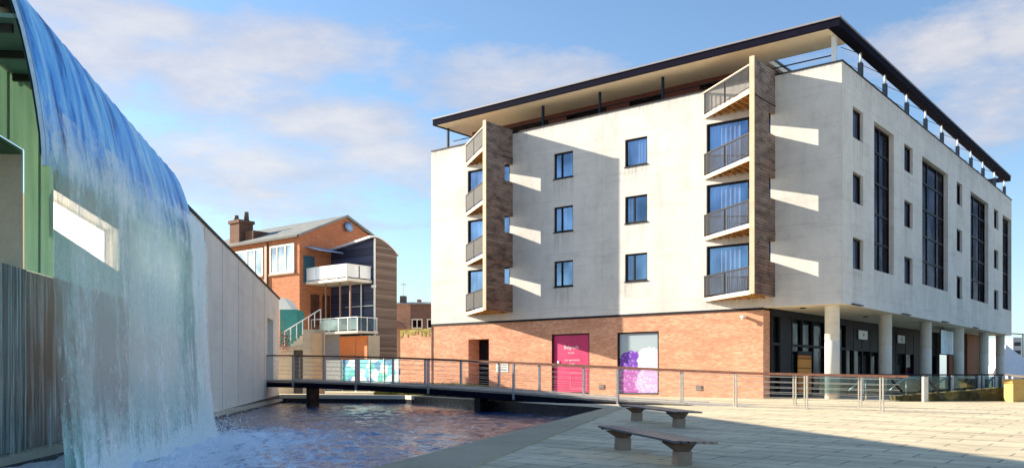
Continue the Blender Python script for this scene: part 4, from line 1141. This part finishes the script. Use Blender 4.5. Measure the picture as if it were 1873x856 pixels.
def place(o, p0, p1):
    c = (p0 + p1) / 2; d = p1 - p0
    o.location = (c.x, c.y, gz(c.x, c.y)); o.rotation_euler = (0, math.atan2(gz(p0.x, p0.y) - gz(p1.x, p1.y), d.length), math.atan2(d.y, d.x))
tag(b1, 'near bench of dark and tan slats in the shade on the plaza', 'bench', 'benches beside the pool')
b2 = copy_tree(b1); b2['label'] = 'farther bench under the bridge railing at the edge of the sunlight'
place(b1, Vector((2.10, 17.0, 0)), Vector((2.80, 14.5, 0)))
place(b2, Vector((3.50, 24.7, 0)), Vector((4.20, 22.4, 0)))

# ------------------------------------------------------------------ brick building with gable, far left
BB = empty('brick_building', (CX, CY, 0), RZ, 'red brick house with gable, white windows and a tall chimney above the concrete hall', 'building')
GX, GY = -.8, 39.2; EZ_, RX, RZT = 11.4, 3.6, 13.35; GX2 = 8.0
mb = MB()
mb.quad([(GX, GY, 0), (GX, GY + 13, 0), (GX, GY + 13, EZ_), (GX, GY, EZ_)])
fr = [(GX, 0), (GX2, 0), (GX2, EZ_), (RX, RZT), (GX, EZ_)]
mb.bm.faces.new([mb.bm.verts.new((x, GY, z)) for x, z in fr]); mb.bm.faces.new([mb.bm.verts.new((x, GY + 13, z)) for x, z in fr])
mb.quad([(GX2, GY, 0), (GX2, GY + 13, 0), (GX2, GY + 13, EZ_), (GX2, GY, EZ_)])
mb.build('wall', M_brick2, BB)
M_slate = simple('slate_roof', (.20, .21, .20), .7, var=.25, scale=1.5, bump=.3)
mb = MB()
mb.prism([(GX - .35, EZ_ - .12), (RX, RZT + .02), (RX, RZT + .2), (GX - .35, EZ_ + .06)], lambda u, v, t: (u, t, v), GY - .25, GY + 13.2)
mb.prism([(GX2 + .35, EZ_ - .12), (RX, RZT + .02), (RX, RZT + .2), (GX2 + .35, EZ_ + .06)], lambda u, v, t: (u, t, v), GY - .25, GY + 13.2)
rf = mb.build('roof', M_slate, BB)
mb = MB(); mb.box(-.55, .75, 47.2, 48.5, 10.5, 13.3); mb.box(-.65, .85, 47.1, 48.6, 13.3, 13.55)
mb.box(-.15, 1.35, 45.9, 47.0, 11.0, 12.6)
chm = mb.build('chimney', mat_brick('sooty_chimney_brick', (0.20, .085, .05), (.12, .055, .04), (.2, .15, .12)), BB)
mb = MB(); mb.lathe([(.22, 13.56), (.16, 14.25), (.2, 14.3), (.1, 14.31)], 10, (.4, 47.6)); mb.lathe([(.22, 13.56), (.17, 14.0), (.1, 14.01)], 10, (-.2, 48.1)); mb.build('chimney_pot', simple('clay_pot', (.12, .10, .10), .7, var=.3), chm)
mb = MB(); mb.box(GX - .42, GX - .3, GY - .25, GY + 13, EZ_ - .12, EZ_ + .05); mb.build('gutter', M_dark, BB)
fB = lambda u, d, z: (GX - .02 + d, u, z)
M_winw = simple('white_frame', (.72, .68, .58), .5, var=.05)
M_glassW = mat_glass('pale_glass', (.55, .62, .70), (.85, .9, .95), .5)
for (a, b) in ((39.75, 42.7), (43.6, 47.2)):
    mb = MB()
    for (u0, u1, z0, z1) in ((a, a + .14, 8.8, 10.95), (b - .14, b, 8.8, 10.95), (a + .14, b - .14, 10.81, 10.95), (a + .14, b - .14, 8.8, 8.94), (a + 1.0, a + 1.1, 8.94, 10.81), (a + 2.0, a + 2.1, 8.94, 10.81)):
        mb.box(GX - .10, GX - .004, u0, u1, z0, z1)
    wv = mb.build('window', M_winw, BB)
    mb = MB(); mb.box(GX - .05, GX - .003, a + .1, b - .1, 8.9, 10.85); mb.build('pane', M_glassW, wv)
    mb = MB(); mb.box(GX - .16, GX - .002, a - .1, b + .1, 8.68, 8.79); mb.build('sill', simple('stone_sill', (.34, .27, .22), .8), wv)
mb = MB(); mb.box(GX - .16, GX - .004, 43.0, 43.3, 0, 11.2); mb.build('drainpipe', simple('pipe_brown', (.20, .10, .06), .5), BB)
mb = MB(); mb.lathe([(.02, -.06), (.34, -.03), (.42, 0.0), (.02, .02)], 16); ds = mb.build('satellite_dish', simple('dish_blue', (.26, .42, .66), .5, var=.2), BB)
ds.location = (3.75, GY - .22, 12.65); ds.rotation_euler = (R_(80), 0, 0)
# lower rooms behind the balcony
mb = MB(); mb.box(.2, 1.0, GY - .05, GY - .002, 4.9, 7.2); mb.box(1.3, 2.0, GY - .05, GY - .002, 4.9, 7.2); mb.build('patio_door', simple('dark_brown', (.10, .035, .02), .4, var=.5, scale=1.5), BB)
mb = MB(); mb.box(-.45, .55, GY - .05, GY - .002, 8.0, 10.0); mb.build('blue_door', simple('teal_door', (.02, .09, .14), .4, var=.2), BB)
# awning
mb = MB(); mb.prism([(0, 10.75), (1.6, 10.35), (1.6, 10.25), (0, 10.65)], lambda u, v, t: (t, GY - u, v), -.2, 2.0); mb.build('awning', simple('awning_blue', (.22, .32, .52), .5), BB)

# ------------------------------------------------------------------ timber clad tower with curved roof + balconies
TB = empty('timber_building', (CX, CY, 0), RZ, 'timber and navy clad extension with a curved roof beside the brick gable', 'building')
TX0, TX1, TY0, TY1 = 2.12, 4.35, 34.29, 39.15
def troof(x): 
    q = (x - TX0) / (TX1 - TX0); return 11.15 - .25 * q - .82 * q * q
M_navyclad = mat_boards('navy_cladding', (.018, .022, .055), (.045, .055, .12), .55, True, .4)
M_tclad = mat_boards('timber_cladding', (.105, .075, .065), (.225, .165, .14), .16, True, .8)
mb = MB(); mb.quad([(TX0, TY0, 0), (TX0, TY1, 0), (TX0, TY1, troof(TX0) - .62), (TX0, TY0, troof(TX0))]); mb.build('navy_wall', M_navyclad, TB)
mb = MB(); n = 10
xs2 = [lerp(TX0, TX1, i / n) for i in range(n + 1)]
mb.bm.faces.new([mb.bm.verts.new(p) for p in [(TX0, TY0, 0), (TX1, TY0, 0)] + [(x, TY0, troof(x)) for x in reversed(xs2)]])
mb.quad([(TX1, TY0, 0), (TX1, TY1, 0), (TX1, TY1, troof(TX1) - .62), (TX1, TY0, troof(TX1))])
mb.build('timber_wall', M_tclad, TB)
mb = MB(); prof = [(TX0 - .55, 11.06)] + [(x, troof(x) + .02) for x in xs2] + [(TX1 + .10, troof(TX1) - .03), (TX1 + .10, troof(TX1) + .05)] + [(x, troof(x) + .12) for x in reversed(xs2)] + [(TX0 - .55, 11.22)]
mb.prism(prof, lambda u, v, t: (u, t, v - .128 * (t - TY0)), TY0 - .12, TY1 - .01); mb.build('curved_roof', M_edge, TB)
mb = MB(); mb.box(TX0 - .05, TX0 + .05, TY0 - .05, TY0 + .05, 0, 11.1); mb.build('corner_trim', M_pale, TB)
mb = MB(); mb.lathe([(.02, 0), (.18, .06), (.18, .22), (.02, .26)], 12, (TX0 - .18, TY0 - .1)); o = mb.build('wall_lamp', M_sign, TB); o.location = (0, 0, 7.45)
mb = MB(); mb.tube([(TX0 - .12, 35.6, 2.0), (TX0 - .12, 35.6, 8.0)], .05, 6); mb.build('drainpipe', M_pale, TB)
# balcony (white glass panels)
BX0, BY0 = -.22, 34.6
M_milk = simple('milky_glass', (.72, .76, .80), .25, 0.0, .08, 1.0)
mb = MB(); mb.box(BX0 - .06, TX0 - .01, BY0 - .06, GY - .06, 7.86, 8.06); bl = mb.build('balcony', simple('balcony_slab', (.66, .62, .55), .6, var=.08), TB)
mb = MB()
for k in range(4):
    y0 = lerp(BY0, GY - .1, k / 4); y1 = lerp(BY0, GY - .1, (k + 1) / 4); mb.box(BX0 - .02, BX0 + .02, y0 + .06, y1 - .06, 8.14, 9.0)
for k in range(2):
    x0 = lerp(BX0, TX0 - .05, k / 2); x1 = lerp(BX0, TX0 - .05, (k + 1) / 2); mb.box(x0 + .06, x1 - .06, BY0 - .02, BY0 + .02, 8.14, 9.0)
mb.build('glass_panel', M_milk, bl)
mb = MB(); mb.beam((BX0, BY0, 9.04), (BX0, GY - .1, 9.04), .06, .06); mb.beam((BX0, BY0, 9.04), (TX0 - .03, BY0, 9.04), .06, .06)
for k in range(5): y = lerp(BY0, GY - .13, k / 4); mb.box(BX0 - .03, BX0 + .03, y - .03, y + .03, 8.06, 9.01)
mb.build('balcony_rail', M_pale, bl)
# lower terrace with railing, props
mb = MB(); mb.box(.16, TX0 - .01, 33.9, GY - .06, 4.15, 4.32); tr_ = mb.build('terrace', simple('terrace_slab', (.55, .52, .47), .7, var=.1), TB)
mb = MB(); mb.beam((.20, 33.95, 5.28), (.20, GY - .1, 5.28), .06, .06); mb.beam((.20, 33.95, 5.28), (TX0 - .03, 33.95, 5.28), .06, .06)
for k in range(6): y = lerp(33.95, GY - .13, k / 5); mb.box(.17, .23, y - .03, y + .03, 4.32, 5.25)
for k in range(1, 3): x = lerp(.20, TX0 - .1, k / 2); mb.box(x - .03, x + .03, 33.92, 33.98, 4.32, 5.25)
mb.build('terrace_rail', M_pale, tr_)
mb = MB(); mb.box(.185, .195, 34.0, GY - .15, 4.4, 5.2); mb.box(.26, TX0 - .1, 33.935, 33.945, 4.4, 5.2); mb.build('terrace_glass', M_glassC, tr_)
for (x, y) in ((.35, 37.6), (.35, 36.0), (.35, 34.9)):
    mb = MB(); mb.box(x - .05, x + .05, y - .05, y + .05, 4.32, 7.86); mb.build('prop', simple('prop_brown', (.22, .12, .08), .6), TB)
mb = MB(); mb.box(.6, 1.7, 37.0, 37.1, 4.4, 5.1); mb.box(.6, 1.7, 36.5, 37.0, 4.75, 4.82); mb.build('garden_seat', simple('seat_red', (.24, .06, .035), .6), TB)
# small cross braces on the navy face
mb = MB()
for z in (4.3, 6.2): mb.box(TX0 - .03, TX0 - .002, TY0 + .1, 37.5, z, z + .06)
mb.build('facing_strip', M_steel, TB)

# ------------------------------------------------------------------ yard between hall and extension
def frame_box(name, x0, x1, y0, y1, z0, z1, mat, label=None, cat=None, bev=0.0):
    o = MB(); o.box(x0, x1, y0, y1, z0, z1, bev=bev)
    e = o.build(name, mat); e.location = (CX, CY, 0); e.rotation_euler = (0, 0, RZ)
    if label: tag(e, label, cat)
    return e
M_yard = mat_render('yard_render', (.46, .40, .32), (.26, .22, .17), .8)
ST = empty('terrace_store', (CX, CY, 0), RZ, 'low grey and orange store under the terrace railing of the timber extension', 'store')
mb = MB(); mb.box(1.0, 2.09, 36.82, 39.1, 0, 4.14); mb.build('grey_wall', mat_render('store_grey', (.30, .28, .29), (.18, .17, .17), .7), ST)
mb = MB(); mb.box(1.0, 2.09, 33.7, 36.80, 0, 4.0); mb.build('plinth', M_yard, ST)
M_or = simple('orange_board', (.66, .16, .02), .6, var=.14, scale=1.2)
for y0, y1 in ((33.76, 34.95), (34.99, 36.76)):
    mb = MB(); mb.box(.94, .997, y0, y1, 2.3, 3.96); mb.build('orange_panel', M_or, ST)
mb = MB(); mb.box(.95, .998, 36.9, 39.0, .3, 2.3); mb.build('grey_panel', simple('panel_grey2', (.36, .34, .33), .6, var=.2, scale=1.0), ST)
# mural boarding
def mat_mural():
    m, t = new_mat('painted_boarding'); c, v, s = wallvec(t)
    wv = t.noise(t.mapping(v, (.9, 1.1, 1)), 1.0, 2.0)
    vo = t.n('ShaderNodeTexVoronoi', ins={'Vector': t.mapping(v, (1.0, 1.5, 1)), 'Scale': 1.3}); 
    sp_ = t.n('ShaderNodeSeparateColor'); t.put(sp_.inputs[0], vo.outputs['Color'])
    colr = t.ramp(t.math('ADD', t.math('MULTIPLY', sp_.outputs[0], .8), t.math('MULTIPLY', wv, .25)), [(.15, (.03, .20, .42)), (.3, (.10, .50, .60)), (.5, (.45, .68, .70)), (.62, (.70, .72, .70)), (.78, (.03, .42, .40)), (.92, (.30, .62, .40))], 'CONSTANT')
    b = t.n('ShaderNodeBsdfPrincipled', ins={'Base Color': colr, 'Roughness': .6}); finish(t, b); return m
mu = MB(); mu.box(.44, .5, 29.9, 35.9, .45, 2.25); muo = mu.build('painted_hoarding', mat_mural()); muo.location = (CX, CY, 0); muo.rotation_euler = (0, 0, RZ)
tag(muo, 'turquoise and white painted hoarding behind the footbridge', 'hoarding')
mb = MB()
for k in range(5): y = 30.0 + k * 1.45; mb.box(.40, .438, y, y + .07, 0, 2.3)
mb.build('hoarding_post', M_pale, muo)
frame_box('white_panel', .38, .5, 36.0, 37.6, .1, 2.25, simple('panel_white', (.68, .66, .62), .6, var=.1), 'white upright panel left of the turquoise hoarding', 'panel')
# rendered garden wall with black door at the far end of the pool
Yg = 55.0
GW = empty('garden_wall', (0, 0, 0), 0, 'tan rendered garden wall with a black door behind the bridge end', 'wall')
mb = MB(); p = at(505, 600, Yg); q = at(592, 600, Yg)
dx0, dx1 = at(537, 640, Yg).x, at(554, 640, Yg).x; dz = at(540, 640, Yg).z
mb.box(p.x, dx0, Yg, Yg + .4, 0, 2.9); mb.box(dx0, dx1, Yg, Yg + .4, dz, 2.95); mb.box(dx1, q.x, Yg, Yg + .4, 0, 4.0)
mb.build('wall', M_yard, GW)
mb = MB(); mb.box(dx0 + .003, dx1 - .003, Yg + .1, Yg + .2, 0, dz - .003); dr_ = mb.build('door', M_black, GW)
mb = MB(); mb.box(at(572, 0, Yg).x, at(590, 0, Yg).x, Yg - .12, Yg - .003, 0, 3.8); mb.build('buttress', simple('tan_render', (.46, .31, .19), .8, var=.2, scale=1.0), GW)
mb = MB()
for k in range(7): mb.box(lerp(p.x + .6, q.x - 1.0, k / 7), lerp(p.x + .6, q.x - 1.0, (k + 1) / 7), Yg + .4, Yg + 1.6, 2.4, 2.95 + .17 * k)
mb.build('steps', M_rim, GW)
mb = MB(); a0 = Vector((p.x + .4, Yg + .5, 3.9)); a1 = Vector((q.x - .3, Yg + .5, 5.3))
mb.beam(a0, a1, .06, .06)
for k in range(7): c = lerp(a0, a1, k / 6); mb.box(c.x - .025, c.x + .025, c.y - .025, c.y + .025, c.z - .9, c.z - .02)
mb.build('stair_rail', M_pale, GW)
Yt = 58.0
TF = empty('teal_shed', (0, 0, 0), 0, 'teal shed with a white gable beside the brick house', 'shed')
x0, x1 = at(512, 0, Yt).x, at(543, 0, Yt).x
mb = MB(); mb.box(x0, x1, Yt, Yt + 2, 0, at(0, 566, Yt).z); mb.build('wall', simple('teal_paint', (.015, .20, .20), .5, var=.2, scale=1.5), TF)
mb = MB(); mb.prism([(x0 - .1, at(0, 566, Yt).z), (x1 - .3, at(0, 566, Yt).z), (x0 + .3, at(0, 545, Yt).z), (x0 - .1, at(0, 545, Yt).z)], lambda u, v, t: (u, t, v), Yt - .05, Yt + 2.05); mb.build('roof', simple('shed_white', (.70, .76, .74), .5, var=.05), TF)
# red flowering shrub on the garden wall
mb = MB(); rnd = random.Random(21); c0 = at(520, 625, 54.4)
for i in range(420):
    v = Vector((rnd.gauss(0, .22), rnd.gauss(0, .16), rnd.gauss(0, .36))); a = rnd.uniform(0, 6.28); r = rnd.uniform(.03, .06)
    u_ = Vector((math.cos(a), math.sin(a), rnd.uniform(-.6, .6))) * r; w2 = Vector((-math.sin(a), math.cos(a), rnd.uniform(-.6, .6))) * r
    mb.mi = 0 if rnd.random() < .6 else 1
    mb.quad([v + u_, v + w2, v - u_, v - w2])
sh = mb.build('flowering_shrub', [simple('red_petals', (.42, .02, .03), .6, var=.3), simple('shrub_leaf', (.05, .07, .03), .6, var=.3)], recalc=False); sh.location = c0
tag(sh, 'small red flowering shrub hanging by the end of the concrete hall', 'shrub')

# low boundary wall continuing the brick base, mossy on top
mb = MB(); mb.box(.06, .5, LEN_L + .02, 29.45, 0, 4.15); bw = mb.build('boundary_wall', M_brick); bw.location = (CX, CY, 0); bw.rotation_euler = (0, 0, RZ)
tag(bw, 'tall brick boundary wall joining the apartment block, mossy along its top', 'wall')
def mat_moss():
    m, t = new_mat('wall_moss'); c, v, s = wallvec(t)
    n = t.noise(v, 2.6, 6.0, .7)
    colr = t.ramp(n, [(.35, (.16, .15, .03)), (.55, (.34, .26, .06)), (.7, (.48, .33, .15))])
    b = t.n('ShaderNodeBsdfPrincipled', ins={'Base Color': colr, 'Roughness': .95}); finish(t, b); return m
mb = MB(); rnd = random.Random(4); y = LEN_L + .03
while y < 29.4:
    w_ = rnd.uniform(.05, .2); mb.box(.035, .52, y, min(29.44, y + w_), 4.151 - rnd.uniform(.05, .55), 4.17 + rnd.uniform(0, .05)); y += w_
mb.build('moss', mat_moss(), bw)

# far terraced houses seen between the extension and the apartment block
Yh = 92.0
def house(px0, px1, pytop, name, label, mat, hasgable):
    e = empty(name, (0, 0, 0), 0, label, 'house', 'far houses')
    x0, x1 = at(px0, 0, Yh).x, at(px1, 0, Yh).x; zt = at(0, pytop, Yh).z
    mb = MB(); mb.box(x0, x1, Yh, Yh + 7, 0, zt); mb.build('wall', mat, e)
    mb = MB(); mb.prism([(Yh - .3, zt), (Yh + 3.5, zt + .5), (Yh + 7.3, zt)], lambda u, v, t: (t, u, v), x0 - .1, x1 + .1); rf_ = mb.build('roof', M_slate, e)
    return e, x0, x1, zt, rf_
e, x0, x1, zt, rf_ = house(722, 751, 556, 'terraced_house', 'far orange brick house with a chimney and aerial right of the timber extension', M_brick3, 0)
mb = MB(); mb.box(at(729, 0, Yh).x, at(740, 0, Yh).x, Yh + 1, Yh + 2, zt - .1, zt + .95); cc = mb.build('chimney', simple('sooty_brick', (.12, .09, .08), .8, var=.3), e)
mb = MB(); xa = at(735, 0, Yh).x; mb.tube([(xa, Yh + 1.5, zt + .9), (xa, Yh + 1.5, zt + 2.4)], .07, 6); mb.tube([(xa - .3, Yh + 1.5, zt + 2.2), (xa + .3, Yh + 1.5, zt + 2.2)], .04, 5); mb.build('aerial', M_steel, e)
mb = MB(); mb.prism([(at(724, 0, Yh).x, at(0, 601, Yh).z), (at(745, 0, Yh).x, at(0, 601, Yh).z), (at(733, 0, Yh).x, at(0, 589, Yh).z)], lambda u, v, t: (u, t, v), Yh - 2.5, Yh - .01); mb.build('porch_roof', simple('porch_tile', (.22, .13, .11), .8), e)
e, x0, x1, zt, rf_ = house(751.3, 812, 556, 'terraced_house', 'far dark brick house with white framed windows beside the apartment block', mat_brick('dusk_brick', (.24, .13, .10), (.19, .10, .075), (.22, .17, .14)), 1)
for a, b in ((753, 773), (781, 800)):
    xa, xb_ = at(a, 0, Yh).x, at(b, 0, Yh).x; za, zb = at(0, 601, Yh).z, at(0, 583, Yh).z
    mb = MB()
    for (u0, u1, v0, v1) in ((xa, xa + .12, za, zb), (xb_ - .12, xb_, za, zb), (xa + .12, xb_ - .12, zb - .12, zb), (xa + .12, xb_ - .12, za, za + .12), ((xa + xb_) / 2 - .05, (xa + xb_) / 2 + .05, za + .12, zb - .12)): mb.box(u0, u1, Yh - .1, Yh - .004, v0, v1)
    f_ = mb.build('window', M_winw, e)
    mb = MB(); mb.box(xa + .1, xb_ - .1, Yh - .05, Yh - .006, za + .1, zb - .1); mb.build('pane', M_glassR, f_)
mb = MB(); mb.box(at(757, 0, Yh).x, at(764, 0, Yh).x, Yh + 3, Yh + 4, zt - .1, zt + .75); mb.build('chimney', M_brick3, e)

# ------------------------------------------------------------------ right-hand edge: planter wall, railings, pier, tents
PW = MB(); a = Vector((16.7, 38.4, 0)); b = Vector((21.9, 38.7, 0)); d_ = (b - a).normalized()
n = 40; M_mossw = None
rnd = random.Random(9)
vs = []
for k in range(n + 1):
    p = lerp(a, b, k / n); h = lerp(.24, .62, k / n) + rnd.uniform(-.02, .02)
    vs.append([PW.bm.verts.new((p.x, p.y, -.02)), PW.bm.verts.new((p.x, p.y, h)), PW.bm.verts.new((p.x, p.y + .6, h + rnd.uniform(-.02, .03))), PW.bm.verts.new((p.x, p.y + .6, -.02))])
for k in range(n):
    for i in range(3): PW.bm.faces.new((vs[k][i], vs[k + 1][i], vs[k + 1][i + 1], vs[k][i + 1]))
PW.bm.faces.new(vs[0]); PW.bm.faces.new(vs[-1])
def mat_mossy():
    m, t = new_mat('mossy_wall'); c, v, s = wallvec(t)
    n1 = t.noise(v, 1.6, 6.0, .7); 
    colr = t.ramp(n1, [(.36, (.020, .018, .008)), (.52, (.075, .065, .02)), (.66, (.22, .17, .05))])
    b_ = t.n('ShaderNodeBsdfPrincipled', ins={'Base Color': colr, 'Roughness': .95}); finish(t, b_); return m
tag(PW.build('planter_wall', mat_mossy()), 'low dark mossy wall in front of the arcade columns', 'wall')
# guard rail above the low wall
GR = empty('guard_rail', (0, 0, 0), 0, 'dark guard rail with glass panels standing behind the low mossy wall', 'railing')
g0 = Vector((13.9, 39.6, 0)); g1 = Vector((22.3, 40.0, 0))
mb = MB(); mb.beam((g0.x, g0.y, 1.16), (g1.x, g1.y, 1.16), .06, .06); mb.beam((g0.x, g0.y, .26), (g1.x, g1.y, .26), .04, .04); mb.build('top_rail', M_dark, GR)
for px in (1577, 1690, 1741, 1790, 1797, 1820, 1833, 1846):
    x = (px - 936) / FPX * 39.8
    mb = MB(); mb.box(x - .05, x + .05, 39.7, 39.8, 0, 1.13); mb.build('post', M_gpost, GR)
mb = MB(); mb.box(g0.x, g1.x, 39.86, 39.87, .3, 1.1); mb.build('glass_panel', mat_glass('smoky_glass', (.42, .55, .58), (.6, .7, .72), .86), GR)
# chrome stair handrails seen through the glass
labs = ['curved chrome handrail nearest the end of the wooden bridge rail', 'curved chrome handrail right of the second column', 'curved chrome handrail between the third and fourth columns', 'curved chrome handrail left of the fifth column', 'curved chrome handrail beside the last column']
for k, px in enumerate((1566, 1640, 1714, 1766, 1806)):
    Y = 40.6; x = (px - 936) / FPX * Y
    e = empty('stair_handrail', (x, Y, 0), 0, labs[k], 'handrail', 'chrome handrails')
    sc = [1.0, 1.0, .9, .8, .5][k]
    mb = MB(); pts = [(-.35 * sc, 0, .42), (0, 0, .72), (.32 * sc, 0, .96), (.5 * sc, 0, 1.03), (.85 * sc, 0, 1.03), (1.0 * sc, 0, .96)]
    mb.tube(pts, .04, 8); mb.build('rail', simple('chrome', (.80, .82, .80), .22, .7, .05), e)
    mb = MB(); mb.tube([(.45 * sc, 0, .0), (.45 * sc, 0, 1.0)], .035, 8); mb.build('post', M_steel, e)
# cream post with sloping black handrail
SP = empty('ramp_handrail', (0, 0, 0), 0, 'cream post with a black handrail sloping down to the right', 'handrail')
Y = 38.0; x = (1692 - 936) / FPX * Y
mb = MB(); mb.box(x - .10, x + .10, Y - .1, Y + .1, 0, 1.08, bev=.01); mb.build('post', M_cpost, SP)
mb = MB(); mb.beam((x - .02, Y - .04, 1.12), (x + .82, Y + .1, .14), .07, .08); mb.build('rail', M_black, SP)
# stone pier in sun at the frame edge
mb = MB(); Y = 37.6; xa = (1853 - 936) / FPX * Y
mb.box(xa, xa + 1.2, Y, Y + .7, 0, .80); mb.box(xa - .06, xa + 1.26, Y - .06, Y + .76, .802, .98, bev=.02)
o = mb.build('stone_pier', mat_render('yellow_stone', (.58, .38, .12), (.40, .26, .10), .6)); tag(o, 'squat yellow stone pier at the right end of the mossy wall', 'pier')
# tents and a grey block beyond
Y = 78.0
TE = empty('market_tent', ((1858 - 936) / FPX * Y, Y, 0), 0, 'white market tent with pink trim beyond the last column', 'tent')
mb = MB(); bs = 1.9
ap = mb.bm.verts.new((-.9, 0, 3.9)); cs = [mb.bm.verts.new(p) for p in ((-2.0, -1.7, 1.3), (2.0, -1.7, .9), (2.0, 1.7, .9), (-2.0, 1.7, 1.3))]
for i in range(4): mb.bm.faces.new((cs[i], cs[(i + 1) % 4], ap))
mb.build('canvas', simple('tent_canvas', (.80, .78, .82), .7, var=.06), TE)
mb = MB(); mb.box(.9, 2.4, -1.9, -1.72, .6, 1.9); mb.build('pink_drape', simple('pink_canvas', (.70, .07, .32), .7), TE)
mb = MB()
for x_ in (-1.9, 1.9): mb.tube([(x_, -1.6, 0), (x_, -1.6, 1.2)], .05, 6)
mb.build('tent_pole', M_pale, TE)
Y = 150.0; OB = empty('office_block', (0, 0, 0), 0, 'distant grey office block past the end of the arcade', 'building')
xa, xb_ = (1853 - 936) / FPX * Y, (1869 - 936) / FPX * Y
mb = MB(); mb.box(xa, xb_, Y, Y + 12, 0, EYE + (HOR - 617) / FPX * Y); mb.build('wall', simple('block_grey', (.28, .31, .38), .7, var=.1, scale=.2), OB)
for k in range(4):
    mb = MB(); z = 2.0 + k * 1.4; mb.box(xa + .2, xb_ - .2, Y - .05, Y - .003, z, z + .6); mb.build('window_band', M_glassR, OB)
LP = empty('street_lamp', ((1871 - 936) / FPX * 85, 85, 0), 0, 'thin street lamp with a long arm beside the grey block', 'street lamp')
mb = MB(); mb.tube([(0, 0, 0), (0, 0, 5.1)], [.10, .06], 8); mb.build('pole', M_post, LP)
mb = MB(); mb.tube([(.1, 0, 5.1), (-1.3, 0, 5.18)], .05, 6); mb.box(-1.7, -1.2, -.12, .12, 5.1, 5.2); mb.build('lamp_head', M_post, LP)
